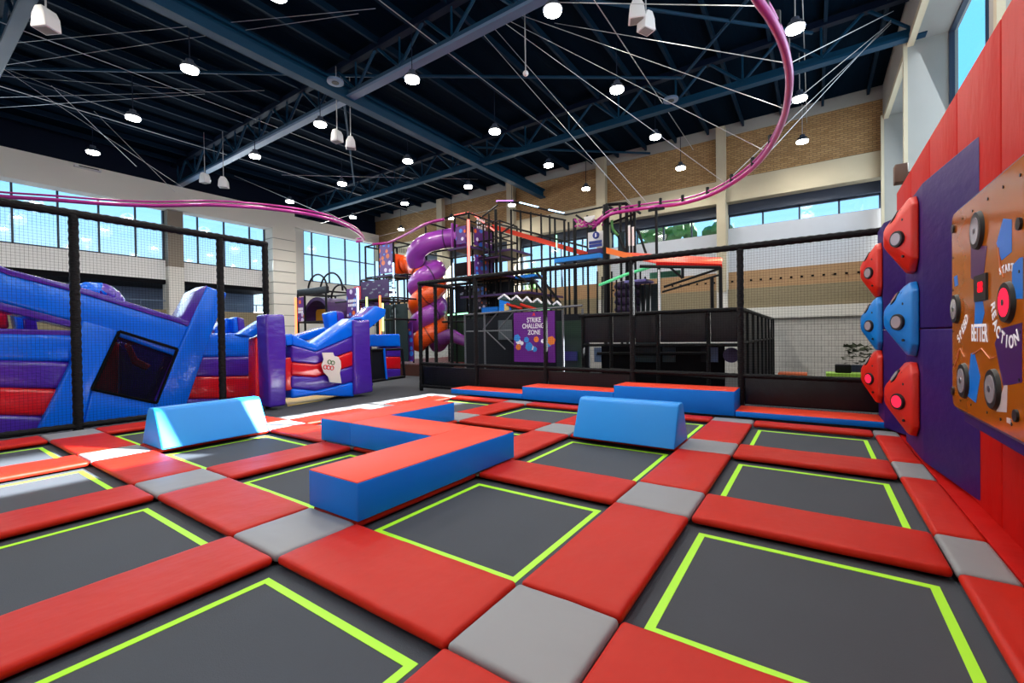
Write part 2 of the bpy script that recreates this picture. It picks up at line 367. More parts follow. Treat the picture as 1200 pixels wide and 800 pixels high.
# purple mats: wedge shaped in plan
def purple_mat(pts, z0, z1, label):
    o = MB().prism([(x, y, z0) for x, y in pts], (0, 0, z1 - z0)).build('purple_wall_mat', M['purple'], bevel=.015)
    return tag(o, label, 'wall mat', 'purple wall mats')
for z0, z1, w in ((.02, 1.52, 'lower'), (1.53, 3.16, 'upper')):
    purple_mat([(WX - .002, 5.37), (1.01, 6.72), (1.01, 7.86), (WX - .002, 7.98)], z0, z1, '%s purple wedge mat behind the nearer column of light pods' % w)
    purple_mat([(WX - .002, 8.02), (.88, 8.80), (.88, FENCE_Y - .12), (WX - .002, FENCE_Y - .1)], z0, z1, '%s purple wedge mat behind the farther column of light pods' % w)

def pod(cx, cy, cz, sc, m, litlow, label):
    t = thing('light_pod', label, 'light pod', (cx, cy, cz - .45 * sc), 'button pods on the purple mats')
    base = [(-.36, -.30), (-.36, .34), (-.24, .45), (.12, .44), (.38, .12), (.26, -.28), (-.02, -.45), (-.2, -.44)]
    bm = bmesh.new(); D = .26 if cy > 8 else .28
    def P(u, v, h): return V((cx - h * sc, cy + u * sc, cz + v * sc))
    for u, v in base: bm.verts.new(P(u, v, 0)); bm.verts.new(P(u * .97, v * .97, .07))
    ap = [(.01, .13), (.06, .03), (.02, -.09), (-.05, .02)]
    for u, v in ap: bm.verts.new(P(u, v, D))
    bmesh.ops.convex_hull(bm, input=bm.verts)
    bmesh.ops.dissolve_limit(bm, angle_limit=.05, verts=bm.verts, edges=bm.edges)
    bmesh.ops.recalc_face_normals(bm, faces=bm.faces)
    bmesh.ops.bevel(bm, geom=list(bm.edges), offset=.016 * sc, segments=3, affect='EDGES', profile=.5, clamp_overlap=True)
    me = bpy.data.meshes.new('shell'); bm.to_mesh(me); bm.free(); me.materials.append(m)
    for p in me.polygons: p.use_smooth = True
    me.set_sharp_from_angle(angle=math.radians(45))
    o = bpy.data.objects.new('shell', me); COL.objects.link(o); o.parent = t; o.matrix_parent_inverse = Matrix.Translation(-V(t.location))
    def button(e0, e1, bias, lit):
        a, b, c = P(e0[0], e0[1], .07), P(e1[0], e1[1], .07), P(.0, .02, D)
        n = (b - a).cross(c - a).normalized()
        mid = (a + b) / 2
        if n.dot(mid - V((cx, cy, cz))) < 0: n = -n
        ce = mid.lerp(c, .46) + (b - a) * bias + n * .0
        mb = MB(); mb.bar(ce - n * .01, ce + n * .028 * sc, .105 * sc, 28, 0, .095 * sc); r = mb.build('button_rim', M['rim'], t, smooth='auto')
        mb = MB(); mb.bar(ce + n * .01, ce + n * .034 * sc, .08 * sc, 24, 0, .072 * sc); mb.build('button_lens', M['lit'] if lit else M['lens'], r, smooth='auto')
        for s in (-1, 1):
            bo = mid.lerp(c, .30) + (b - a) * (bias + s * .34); mb = MB(); mb.bar(bo - n * .01, bo + n * .005, .016 * sc, 10); mb.build('bolt', M['rim'], t)
    button((-.36, -.30), (-.36, .34), -.08, litlow)
    button((-.24, .45), (.12, .44), 0, False)
ZP = [2.64, 1.64, .68]
for k, (nm, m, l) in enumerate((('top red', 'podred', False), ('middle blue', 'podblue', False), ('bottom red', 'podred', True))):
    pod(1.005, 7.24, ZP[k] + .0, 1.0, M[m], l, '%s light pod in the nearer column%s' % (nm, ', its button glowing red' if l else ''))
    pod(.875, 9.2, [2.46, 1.62, .78][k], .95, M[m], l, '%s light pod in the farther column beside the net%s' % (nm, ', its button glowing red' if l else ''))

# ------------------------------------------------------------------ reaction game panel
GX = .90
def gp(px, py, off=0): return at(px, py, 'x', GX - off)
t = thing('game_panel', 'amber reaction game board with round buttons, mounted on the red wall', 'game board', (GX, 4.2, .85))
tl = gp(1115.5, 256); bl = gp(1114, 472); tr_ = gp(1200, 190); br_ = gp(1200, 507)
y1p, y0p = tl.y, 3.28; zt, zb = 2.40, .91
def rounded(y0, y1, z0, z1, r, x):
    pts = []
    for (cy, cz, a0) in ((y1 - r, z1 - r, 0), (y0 + r, z1 - r, 90), (y0 + r, z0 + r, 180), (y1 - r, z0 + r, 270)):
        for k in range(5):
            a = math.radians(a0 + k * 22.5); pts.append((x, cy + r * math.cos(a), cz + r * math.sin(a)))
    return pts
MB().prism(rounded(y0p, y1p, zb, zt, .07, GX), (.018, 0, 0)).build('face_panel', M['amber'], t)
MB().prism(rounded(y0p - .025, y1p + .025, zb - .025, zt + .025, .09, GX + .018), (.035, 0, 0)).build('steel_edge', M['steel'], t)
MB().prism([(GX + .05, y0p - .1, zb - .12), (GX + .05, y1p - .06, zb - .12), (GX + .05, y1p - .06, zt + .05), (GX + .05, y0p - .1, zt + .05)], (WX - GX - .05, 0, 0)).build('purple_backing', M['purple'], t, bevel=.02)
nX = V((-1, 0, 0))
def gpoly(pts, m, name, off=.0015):
    return MB().prism([gp(x, y, 0) + V((-off, 0, 0)) for x, y in pts], (.001, 0, 0)).build(name, m, t)
gblue = mat('board_blue', (24, 120, 220), .3); gpur = mat('board_purple', (72, 24, 96), .3); gwh = mat('board_white', (206, 186, 186), .3)
gpoly([(1176, 256), (1186, 257), (1186, 295), (1174, 305), (1168, 285)], gblue, 'blue_arrow')
gpoly([(1195, 302), (1199, 301), (1199, 350), (1187, 350), (1186, 312)], gblue, 'blue_arrow')
gpoly([(1143, 353), (1152, 353), (1154, 366), (1150, 384), (1142, 384)], gblue, 'blue_arrow')
gpoly([(1138, 414), (1142, 413), (1149, 441), (1144, 472), (1133, 463)], gblue, 'blue_arrow')
gpoly([(1118, 324), (1122, 322), (1123, 334), (1119, 336)], gblue, 'blue_arrow')
gpoly([(1138, 288), (1157, 288), (1153, 322), (1148, 331), (1138, 326)], gpur, 'purple_patch')
gpoly([(1173, 385), (1198, 378), (1198, 448), (1176, 452), (1166, 402)], gpur, 'purple_patch')
gpoly([(1177, 451), (1181, 451), (1180, 483), (1168, 482)], gwh, 'white_patch')
for (px, py, hp, l) in ((1147, 270, 23, False), (1121.5, 362, 17.5, False), (1182, 354, 25, True), (1130.5, 446, 21, False), (1165.5, 456, 24.5, False)):
    c = gp(px, py); rr = abs(gp(px, py - hp).z - c.z)
    r = MB().bar(c + nX * -.002, c + nX * .02, rr, 28, 0, rr * .93).build('button_rim', M['rim'], t, smooth='auto')
    MB().bar(c, c + nX * .024, rr * .70, 24, 0, rr * .68).build('button_lens', M['lit'] if l else M['lens'], r, smooth='auto')
    MB().bar(c + nX * .02, c + nX * .027, rr * .16, 12).build('button_centre', M['steel'], r)
for px, py in ((1118, 268), (1196, 262), (1117.5, 458), (1192, 487)):
    c = gp(px, py); MB().bar(c - nX * .001, c + nX * .012, .034, 14).build('round_socket', M['rim'], t)
for px, py in ((1128, 256), (1140, 247), (1158, 233), (1176, 219), (1196, 205), (1117, 302), (1117, 340), (1117, 388), (1117, 427), (1126, 469), (1138, 474), (1157, 483), (1173, 491), (1186, 497), (1196, 389), (1195, 445), (1195, 318)):
    c = gp(px, py); MB().bar(c - nX * .001, c + nX * .004, .009, 8).build('bolt', M['rim'], t)
c = gp(1151, 337); B(GX - .012, GX, c.y - .12, c.y + .13, c.z - .085, c.z + .085).build('score_display', M['rim'], t)
text('88', .10, t, M['digits'], c + nX * .014 + V((0, -.02, 0)), (0, -1, 0), (0, 0, 1), .95, 'score_digits')
c = gp(1183, 493); B(GX - .004, GX, c.y - .03, c.y + .03, c.z - .014, c.z + .014).build('maker_plate', gwh, t)
c = gp(1148, 391); text('BETTER', .165, t, M['text'], c + nX * .003, (0, -1, 0), (0, 0, 1), .62, 'lettering', .001, .002)
def arc_text(word, pts, size, xs):
    for ch, (px, py, ang) in zip(word, pts):
        c = gp(px, py); a = math.radians(ang)
        text(ch, size, t, M['text'], c + nX * .003, (0, -math.cos(a), math.sin(a)), (0, math.sin(a), math.cos(a)), xs, 'letter', .001, .002)
arc_text('SPEED', [(1124, 397, 58), (1126.5, 392, 52), (1129, 386, 45), (1131, 381, 38), (1133, 374.5, 30)], .10, .9)
arc_text('REACTION', [(1164.5, 359, -78), (1165.5, 369, -66), (1167, 380, -54), (1170.5, 389, -40), (1175.5, 396, -24), (1180.5, 400.5, -8), (1186, 401, 12), (1192, 396, 32)], .10, .9)
arc_text('START', [(1173, 318, 20), (1176.5, 316, 16), (1180, 314.5, 10), (1183.5, 313.5, 4), (1187, 313.5, -4)], .06, .9)
# thin printed curves
for pts in ([(1121, 418), (1125, 408), (1130, 418)], [(1140, 415), (1150, 408), (1160, 420), (1166, 418)], [(1170, 290), (1172, 312), (1176, 325)], [(1118, 430), (1122, 420), (1124, 409)]):
    MB().tube([gp(x, y, .003) for x, y in pts], .0035, 5).build('printed_line', mat('board_orange_line', (226, 130, 80), .4), t)

# ------------------------------------------------------------------ room shell
struct(B(XL - 1, XR + 1.2, YF, YB + 2, -.5, -.125).build('floor', M['carpet']))
struct(B(XL - 1, XR + 1.2, YF, YB + 2, ZC, ZC + .2).build('ceiling', mat('navy_roof_deck', (2, 19, 34), .8, spec=.03, var=.4, vscale=.5, bump=.5, bscale=3, stretch=(6, .2, 1))))
# back wall
wb = YB
for x0, x1 in ((XL, XR),):
    struct(B(x0, x1, wb, wb + .5, 7.75, 9.55).build('wall_back_upper', M['brick']))
    struct(B(x0, x1, wb - .05, wb + .5, 9.55, ZC).build('trim_2', M['greyc']))
    struct(B(x0, x1, wb - .12, wb + .5, 6.85, 7.75).build('trim_3', M['conc']))
    struct(B(x0, x1, wb + .35, wb + .9, 6.45, 6.85).build('trim_4', M['frame']))
bay = [(-3.1 + .14, XR), (-8.3 + .2, -3.1 - .14), (-13.5 + .2, -8.3 - .2), (-18.7 + .2, -13.5 - .2), (XL, -18.7 - .2)]
def window(n, x0, x1, z0, z1, y, mull, hor=()):
    f = MB(); w = .06
    f.box(x0, x1, y - .05, y + .05, z0, z0 + w); f.box(x0, x1, y - .05, y + .05, z1 - w, z1)
    for x in [x0] + list(mull) + [x1 - w]: f.box(x, x + w, y - .05, y + .05, z0, z1)
    for z in hor: f.box(x0, x1, y - .05, y + .05, z, z + w)
    o = struct(f.build('window_%d' % n, M['frame'])); MB().box(x0, x1, y - .004, y + .004, z0, z1).build('pane', M['glass'], o)
zw = [(5.85, 6.45), (5.7, 6.45), (3.9, 6.45), (3.9, 6.45), (3.9, 6.45)]
for n, ((x0, x1), (z0, z1)) in enumerate(zip(bay, zw)):
    k = 4 if n == 0 else 4; window(n + 1, x0, x1, z0, z1, wb + .6, [x0 + (x1 - x0) * i / k for i in range(1, k)])
    struct(B(x0 - .2, x1 + .2, wb + .3, wb + .9, 4.0 if n < 2 else 3.2, z0).build('wall_back_panel', mat('pale_grey_wall', (190, 196, 206), .8, var=.06)))
for i, x in enumerate((-3.1, -8.3, -13.5, -18.7)):
    struct(B(x - .17 - .05 * (i > 0), x + .17 + .05 * (i > 0), wb - .3, wb + .5, 3.2, ZC - .1).build('trim_%d' % (5 + i), M['conc']))
    struct(B(x - .2, x + .2, wb - .25, wb + .4, 2.5, 5.0).build('trim_%d' % (25 + i), M['wallw']))
# holed timber seat back band and tan parapet
mb = B(XL, XR, wb + .1, wb + .4, 3.3, 4.02); struct(mb.build('wall_back_band', mat('tan_timber_band', (168, 134, 98), .8, var=.15, vscale=3)))
mb = MB()
x = -7.9
while x < 1.9: mb.box(x, x + .08, wb + .06, wb + .12, 3.6, 3.66); x += .34
struct(mb.build('trim_30', M['dark']))
struct(B(XL, XR, wb - .1, wb + .4, 2.5, 3.3).build('wall_back_parapet', M['tan']))
struct(B(XL, XR, wb - .2, wb + .4, 2.08, 2.5).build('trim_31', M['wallw']))
struct(B(XL, XR, wb, wb + .4, -.2, 2.08).build('wall_back_lower', M['wbrick']))
# left wall
wl = XL
struct(MB().box(wl - .5, wl + .02, YF, 13.9, 7.75, ZC).box(wl - .5, wl + .02, 13.9, YB, 8.1, ZC).build('wall_left_upper', M['navyd']))
struct(B(wl - .1, wl + .6, YF, 13.9, 7.62, 8.72).build('trim_9', M['cream']))
struct(B(wl - .1, wl + .35, 13.9, YB, 8.0, 8.6).build('trim_10', M['cream']))
struct(B(wl - .5, wl, YF, 13.0, 4.4, 5.3).build('wall_left_band', M['white']))
struct(B(wl - 2.6, wl - 2.4, YF, 13.0, -.2, 4.4).build('wall_left_recess', mat('dim_blue_wall', (120, 136, 164), .8, var=.3, vscale=1)))
struct(B(wl - 2.4, wl, YF, 13, 4.2, 4.4).build('trim_11', M['dark']))
struct(B(wl - .3, wl, YF, 13.0, -.2, 3.0).build('wall_left_parapet', M['tan']))
mb = MB(); mb.box(wl - .1, wl - .06, YF, 13, 3.4, 3.44)
for y in range(-8, 13): mb.box(wl - .1, wl - .06, y, y + .04, 3.0, 3.42)
struct(mb.build('trim_12', M['lightbeam']))
struct(B(wl - .5, wl, 13.6, YB, -.2, 5.0).build('wall_left_lower', M['wallw']))
struct(B(wl - .5, wl, 13.6, 14.75, 5.0, 8.1).build('wall_left_pier', M['wallw']))
mb = MB(); z = -.1
while z < 7.6: mb.box(wl - .2, wl + .75, 12.55, 13.85, z, z + .56); z += .6
struct(B(wl - .2, wl + .70, 12.6, 13.8, -.1, 7.6).build('trim_61', M['greyc']))
struct(mb.build('trim_13', M['cream']))
for y in (7.95, 1.65, -4.65):
    struct(B(wl - .4, wl + .35, y, y + .62, 5.0, 7.7).build('trim_14', mat('brown_pier', (134, 124, 112), .8)))
    struct(B(wl - .4, wl + .35, y, y + .62, -.1, 5.0).build('trim_15', M['wallw']))
def windowL(n, y0, y1, z0, z1, x, mull, hor):
    f = MB(); w = .06
    f.box(x - .05, x + .05, y0, y1, z0, z0 + w); f.box(x - .05, x + .05, y0, y1, z1 - w, z1)
    for y in [y0] + list(mull) + [y1 - w]: f.box(x - .05, x + .05, y, y + w, z0, z1)
    for z in hor: f.box(x - .05, x + .05, y0, y1, z, z + w)
    o = struct(f.build('window_%d' % n, M['frame'])); MB().box(x - .004, x + .004, y0, y1, z0, z1).build('pane', M['glass'], o)
windowL(11, 2.27, 7.95, 5.3, 7.7, wl - .1, [at(p, 250, 'x', wl).y for p in (13, 67, 115, 158)], [6.85])
windowL(12, 8.5, 12.55, 5.3, 7.7, wl - .1, [at(p, 250, 'x', wl).y for p in (231, 262, 292)], [6.85])
windowL(13, 14.75, 20, 5.0, 8.05, wl - .1, [at(p, 300, 'x', wl).y for p in (366, 386, 405, 422)], [6.6])
windowL(14, -4.0, 1.65, 5.3, 7.7, wl - .1, [-2.6, -1.2, .2], [6.85]); windowL(15, -9, -4.65, 5.3, 7.7, wl - .1, [-7.6, -6, -4.6], [6.85])
# right wall above the padding
struct(B(XR, XR + .9, YF, YB, -.2, 4.9).build('wall_right_lower', M['wbrick']))
struct(B(XR, XR + .9, YF, YB, 8.75, ZC).build('wall_right_upper', M['greyc']))
struct(B(XR - .03, XR + .1, YF, YB, 8.65, 8.8).build('trim_16', M['conc']))
pier = [-4.55, 1.75, 8.05, 14.95, 19.5]
for i, y in enumerate(pier):
    struct(B(XR - .02, XR + .9, y, y + .62, 4.9, 8.75).build('trim_%d' % (40 + i), M['greyc']))
    struct(B(XR - .10, XR - .02, y - .02, y + .1, 3.5, 8.8).build('trim_%d' % (50 + i), M['conc']))
for i in range(len(pier) - 1):
    if i == 2: pass
    windowL(20 + i, pier[i] + .62, pier[i + 1], 4.9, 8.75, XR + .78, [pier[i] + .62 + k * 1.15 for k in range(1, 4)], [])
mb = B(13, 15, -25, 45, 13.3, 17.8)  # added unseen slab on columns, cuts off the upper sunlight
for y in (-24, 44): mb.box(13.4, 14.6, y - .6, y + .6, -.3, 12.75)
struct(mb.build('sun_blocker_outside', M['greyc']))
# wall behind the camera
struct(B(XL - 1, XR + 1, YF - .3, YF, -.2, ZC).build('wall_front', M['wallw']))

# outside: trees and a pale roofline
def tree(x, y, z, h, label):
    e = thing('tree', label, 'tree', (x, y, -.3), 'trees outside the back windows')
    MB().bar((x, y, -.3), (x, y, z), .18, 8).build('trunk', M['bark'], e)
    mb = MB()
    for k in range(46):
        a = random.uniform(0, 6.28); r = random.uniform(.2, 1.9); mb.ball((x + r * math.cos(a), y + .6 * r * math.sin(a), z + random.uniform(-1.5, h)), random.uniform(.22, .5), 7, 5)
    mb.build('crown', M['leaf'], e, smooth=False)
tree(-7.1, 26.5, 6.3, 1.6, 'green tree seen through the left part of the long back window strip')
tree(-5.2, 27, 5.9, 1.6, 'green tree seen through the middle of the long back window strip')
tree(-17.6, 26, 5.0, 1.2, 'green tree seen behind the tall play tower')
for i, (y0, y1, h) in enumerate(((-6, 8, 3.6), (10, 26, 4.4))):
    e = thing('building', ['pale low building outside the left windows', 'pale low building outside the far left window'][i], 'building', (-52, (y0 + y1) / 2, -.3))
    B(-56, -50, y0, y1, -.3, h).build('wall', M['building'], e); B(-56.2, -49.8, y0 - .2, y1 + .2, h, h + .2).build('roof', M['white'], e)

# ------------------------------------------------------------------ roof steel
def truss(Y):
    t = struct(B(XL, XR + .3, Y - .12, Y + .12, 8.72, 8.80).build('trim_truss', M['lightbeam'] if Y == 8.35 else M['navy']))
    MB().box(XL, XR + .3, Y - .03, Y + .03, 8.78, 8.98).build('chord_web', M['navy'], t)
    B(XL, XR + .3, Y - .1, Y + .1, 9.72, 9.9).build('top_chord', M['navyd'], t)
    mb = MB(); x = XL + .5; k = 0
    while x < XR - 1:
        mb.bar((x, Y, 8.9), (x + .95, Y, 9.8), .045, 6); mb.bar((x + .95, Y, 9.8), (x + 1.9, Y, 8.9), .045, 6); mb.bar((x, Y, 8.9), (x, Y, 9.8), .03, 6); x += 1.9
    mb.build('web_members', M['navy'], t)
for Y in (-4.3, 2.05, 8.35, 14.72): truss(Y)
o = struct(MB().box(-11.75, -11.45, YF, YB, 8.66, 8.74).box(-11.62, -11.58, YF, YB, 8.7, 9.1).build('trim_girder', M['navy']))
o2 = B(-11.72, -11.48, YF, YB, 9.05, 9.12).build('top_flange', M['navy'], o)
x = XL + .6
k = 0
while x < XR:
    struct(B(x - .04, x + .04, YF, YB, 9.78, 9.97).build('trim_purlin', mat('purlin_steel', (3, 30, 50), .6, spec=.12))); x += 1.3; k += 1
# wind braces
mb = MB()
for a, b, c, d in ((-12, 8.35, -3.4, 14.7), (-3.4, 14.7, 1.8, 8.6), (-20, 2.1, -12, 8.3), (-20, 14.7, -12, 8.4), (-12, 14.7, -6, 19.9), (-6, 8.4, 0, 14.6)):
    mb.bar((a, b, 9.6), (c, d, 9.6), .045, 6)
struct(mb.build('trim_braces', M['navy']))
# conduits along the lamp columns
LX = [-.3, -4.3, -8.35, -12.35, -16.35, -20.4]; LY = [-2.3, 1.1, 4.5, 7.9, 11.4, 14.85, 18.2]
for i, x in enumerate(LX):
    o = MB(); y = YF + .2
    o.bar((x + .12, YF + .1, 9.3), (x + .12, YB - .1, 9.3), .012, 6)
    tag(o.build('conduit', M['cable']), 'thin pale conduit under the roof along the %s lamp line from the red wall' % ORD[i], 'conduit', 'roof conduits')

# ceiling lamps
yname = ['behind the camera', 'over the front pads', 'in the nearest cross line', 'under the nearer truss', 'short of the far truss', 'just past the far truss', 'nearest the brick wall']
def lamp_thing(x, y, label):
    t = thing('ceiling_lamp', label, 'lamp', (x, y, 8.0), 'round high bay lamps')
    MB().bar((x, y, 8.2), (x, y, 9.3), .012, 6).build('hanging_rod', M['cable'] if x > -1 else M['navyd'], t)
    MB().bar((x, y, 8.05), (x, y, 8.16), .2, 20, 0, .14).bar((x, y, 8.16), (x, y, 8.26), .08, 12).build('housing', M['frame'], t, smooth='auto')
    MB().bar((x, y, 8.0), (x, y, 8.05), .17, 20).build('diffuser', M['lamp'], t)
    ld = bpy.data.lights.new('lamp_light', 'SPOT'); ld.energy = 205; ld.color = (1, .955, .88); ld.shadow_soft_size = .35; ld.spot_size = math.radians(168); ld.spot_blend = .6
    lo = bpy.data.objects.new('lamp_light', ld); COL.objects.link(lo); lo.parent = t; lo.location = (0, 0, -.06)
for i, x in enumerate(LX):
    for j, y in enumerate(LY):
        if j < 2 and i in (0, 2, 4): continue
        lamp_thing(x, y, 'ceiling lamp %s, %s line from the red wall' % (yname[j], ORD[i]))

# projectors and speakers on rods
def hung_box(px, py, z, tilt, label, name='hanging_speaker', ztop=9.7, s=.22, px2=0):
    c = at(px, py, 'z', z); t = thing(name, label, 'speaker', c, 'white boxes hung from the roof')
    prof = [(-.5, -.55), (.5, -.55), (.42, .2), (.2, .62), (-.2, .62), (-.42, .2)]
    mb = MB(); m = Matrix.Rotation(tilt, 3, 'Z')
    mb.prism([c + m @ V((a * s, -.4 * s, b * s)) for a, b in prof], m @ V((0, .8 * s, 0))); mb.build('body', M['white'], t, bevel=.02)
    mb = MB(); mb.prism([c + m @ V((a * s, b * s, -.57 * s)) for a, b in ((-.38, -.3), (.38, -.3), (.38, .3), (-.38, .3))], (0, 0, .02)); mb.build('grille', M['greyc'], t)
    mb = MB(); mb.bar(c + V((0, 0, .55 * s)), (c.x, c.y, ztop), .014, 6); mb.build('rod', M['cable'], t)
hung_box(54, 24, 7.6, .5, 'white box hung from the roof at the top left corner', s=.34)
hung_box(395, 160, 7.6, .2, 'white box on a rod by the beam crossing, left of a pair', s=.3)
hung_box(411, 168, 7.6, .9, 'white box on a rod by the beam crossing, right of a pair', s=.3)
hung_box(746, 14, 8.3, .4, 'white box hung at the top of the picture, upper of two', s=.34)
hung_box(757, 27, 8.1, 1.1, 'white box hung at the top of the picture, lower of two', s=.32)
hung_box(240, 209, 7.9, .3, 'small white box hung at the left end of the pale beam, left one', s=.32)
hung_box(262, 214, 7.7, .9, 'small white box hung at the left end of the pale beam, right one', s=.34)
c = at(616, 86, 'z', 7.9); t = thing('security_camera', 'small dome camera hanging on a long rod under the roof', 'camera', c)
MB().ball(c, .07).build('dome', M['white'], t, smooth=True); MB().bar(c, (c.x, c.y, 9.8), .014, 6).build('rod', M['cable'], t)
for px, py, l in ((393, 97, 'by the crossing of the big beams'), (786, 118, 'under the far truss')):
    c = at(px, py, 'z', 8.68); t = thing('roof_speaker', 'flat round speaker ' + l, 'speaker', c)
    MB().bar(c, c + V((0, 0, .06)), .22, 20).build('disc', M['lightbeam'], t); MB().bar(c - V((0, 0, .01)), c, .1, 16).build('cone', M['rim'], t)
# air unit on the left fascia
a = at(86, 193, 'x', wl + .62); b = at(118, 211, 'x', wl + .62)
t = thing('air_vent', 'long white air grille on the pale fascia above the left windows', 'vent', (a.x, a.y, b.z))
B(wl + .6, wl + .8, a.y, b.y, b.z + .3, a.z).build('case', M['white'], t, bevel=.02)
mb = MB()
for k in range(16): yy = a.y + .12 + k * (b.y - a.y - .24) / 16; mb.box(wl + .79, wl + .815, yy, yy + .07, b.z + .3 + (a.z - b.z - .3) * .35, b.z + .3 + (a.z - b.z - .3) * .75)
mb.build('louvre', M['dark'], t)

# ------------------------------------------------------------------ sky ride rail and cables
RAILP = [(-60, 224, 5.6), (0, 230, 5.6), (60, 234, 5.6), (120, 238.5, 5.6), (180, 241, 5.6), (250, 240, 5.6), (310, 244, 5.6), (350, 249, 5.6), (380, 255, 5.6), (405, 264, 5.6), (420, 273, 5.6), (426, 281, 5.6), (418, 283, 5.6)]
def smooth_path(P, n=6):
    P = [V(p) for p in P]; out = []
    for i in range(len(P) - 1):
        p0, p1, p2, p3 = P[max(i - 1, 0)], P[i], P[i + 1], P[min(i + 2, len(P) - 1)]
        for k in range(n):
            s = k / n; out.append(.5 * ((2 * p1) + (p2 - p0) * s + (2 * p0 - 5 * p1 + 4 * p2 - p3) * s * s + (3 * p1 - p0 - 3 * p2 + p3) * s ** 3))
    out.append(P[-1]); return out
pl = smooth_path([at(a, b, 'z', c) for a, b, c in RAILP])
t = thing('ride_rail', 'magenta overhead ride rail curving past the left windows', 'rail', pl[30])
MB().tube(pl, .055, 10).build('rail_tube', M['magenta'], t, smooth=True); MB().tube([p + V((0, 0, .12)) for p in pl], .03, 8).build('upper_tube', M['magenta'], t, smooth=True)
pr = smooth_path([at(a, b, 'z', 5.6) for a, b in ((872, -30), (888, 0), (905, 25), (920, 60), (925, 100), (916, 145), (895, 183), (868, 208), (835, 227), (800, 238), (769, 242), (740, 246), (715, 251))] + [at(700, 262, 'z', 5.4)])
t = thing('ride_rail', 'magenta overhead ride rail in a big loop under the roof at the right', 'rail', pr[30])
MB().tube(pr, .06, 10).build('rail_tube', M['magenta'], t, smooth=True); MB().tube([p + V((0, 0, .13)) for p in pr], .03, 8).build('upper_tube', M['magenta'], t, smooth=True)
mb = MB()
for k in range(4, len(pr) - 2, 5): mb.bar(pr[k] + V((0, 0, -.02)), pr[k] + V((0, 0, .25)), .05, 6)
mb.build('clamps', M['rail'], t)
pm = smooth_path([at(a, b, 'z', 6.0) for a, b in ((437, 286), (455, 284), (475, 275), (500, 262), (520, 257))])
t = thing('ride_rail', 'magenta ride rail stub entering the tall play tower', 'rail', pm[0])
MB().tube(pm, .06, 8).build('rail_tube', M['magenta'], t, smooth=True)
mb = MB()
CB = [((610, 2, 9.6), (888, 7, 5.7)), ((650, 27, 9.6), (922, 74, 5.7)), ((600, 14, 9.6), (921, 128, 5.7)), ((596, 24, 9.6), (897, 177, 5.7)), ((590, 26, 9.6), (848, 213, 5.7)),
      ((580, 34, 9.6), (760, 240, 5.7)), ((566, 40, 9.6), (744, 244, 5.7)), ((924, 75, 5.7), (1047, 13, 9.3)), ((922, 126, 5.7), (1044, 26, 9.2)), ((898, 182, 5.7), (1044, 24, 9.2)), ((850, 214, 5.7), (1044, 28, 9.2)),
      ((0, 52, 9.6), (440, 10, 9.6)), ((0, 77, 9.3), (420, 16, 9.6)), ((0, 78, 9.5), (215, 220, 7.9)), ((0, 89, 9.5), (240, 106, 9.6)), ((0, 114, 9.3), (310, 106, 9.6)), ((0, 126, 9.3), (240, 110, 9.5)),
      ((5, 80, 9.6), (160, 140, 8.8)), ((110, 130, 9.5), (205, 225, 7.0)), ((430, 280, 5.7), (600, 240, 8.5)), ((275, 206, 9.0), (420, 268, 5.7)), ((330, 205, 8.5), (560, 210, 9.3)), ((375, 262, 6), (480, 232, 9.0)), ((60, 100, 9.5), (160, 195, 8)), ((380, 247, 7.5), (420, 268, 5.7))]
cnames = ['loop', 'left']
for i, (a, b) in enumerate(CB):
    p = at(a[0], a[1], 'z', a[2]); q = at(b[0], b[1], 'z', b[2])
    o = MB().bar(p, q, .0075, 5).build('steel_cable', M['cable'])
    if i < 11: tag(o, 'thin steel stay cable between the magenta loop rail and the roof', 'cable', 'stay cables of the right loop rail')
    else: tag(o, 'thin steel stay cable under the dark roof at the left', 'cable', 'stay cables at the left')

# ------------------------------------------------------------------ inflatables
def infl(parent, px_poly, X, depth, m, side=None, name='tube', bevel=.07):
    pts = [at(a, b, 'x', X) for a, b in px_poly]
    ms = [m] if side is None else [m, side]
    return MB().prism(pts, (-depth, 0, 0), 0, None if side is None else 1).build(name, ms, parent, bevel=bevel, seg=4)
Xi = -12.0
t = thing('bouncy_castle', 'large blue inflatable with a sloping beam and dark mesh window behind the left net', 'inflatable', (Xi - .4, 2.5, 0))
b_, p_, r_ = M['ibl'], M['ipu'], M['ire']
infl(t, [(-40, 300), (10, 320), (100, 343), (222, 380), (216, 421), (100, 380), (0, 354), (-40, 346)], Xi, .8, b_, p_, 'sloping_beam', .08)
infl(t, [(-40, 294), (10, 315), (100, 338), (222, 376), (222, 382), (100, 345), (10, 322), (-40, 303)], Xi + .03, .7, p_, None, 'purple_rim', .02)
infl(t, [(-40, 343), (0, 351), (95, 376), (95, 386), (0, 363), (-40, 355)], Xi - .05, .7, p_, None, 'purple_underside', .03)
infl(t, [(230, 341), (244, 334), (223, 384), (209, 378)], Xi + .02, .7, p_, None, 'purple_side', .03)
infl(t, [(243, 335), (267, 343), (248, 392), (218, 478), (180, 478), (220, 384)], Xi + .06, .75, b_, p_, 'leaning_post', .06)
infl(t, [(96, 374), (140, 387), (108, 457), (96, 506), (42, 508), (84, 424)], Xi + .02, .6, b_, None, 'leaning_strut', .05)
infl(t, [(108, 456), (184, 472), (196, 480), (190, 490), (96, 506)], Xi + .02, .6, b_, None, 'lower_beam', .05)
infl(t, [(90, 486), (200, 486), (200, 500), (90, 506)], Xi - .1, .6, p_, None, 'base_tube', .03)
q = [at(a, b, 'x', Xi - .1) for a, b in ((139, 386), (209, 408), (185, 473), (106, 457))]
MB().add(q, [(0, 1, 2, 3)]).build('mesh_window', M['mesh_dark'], t)
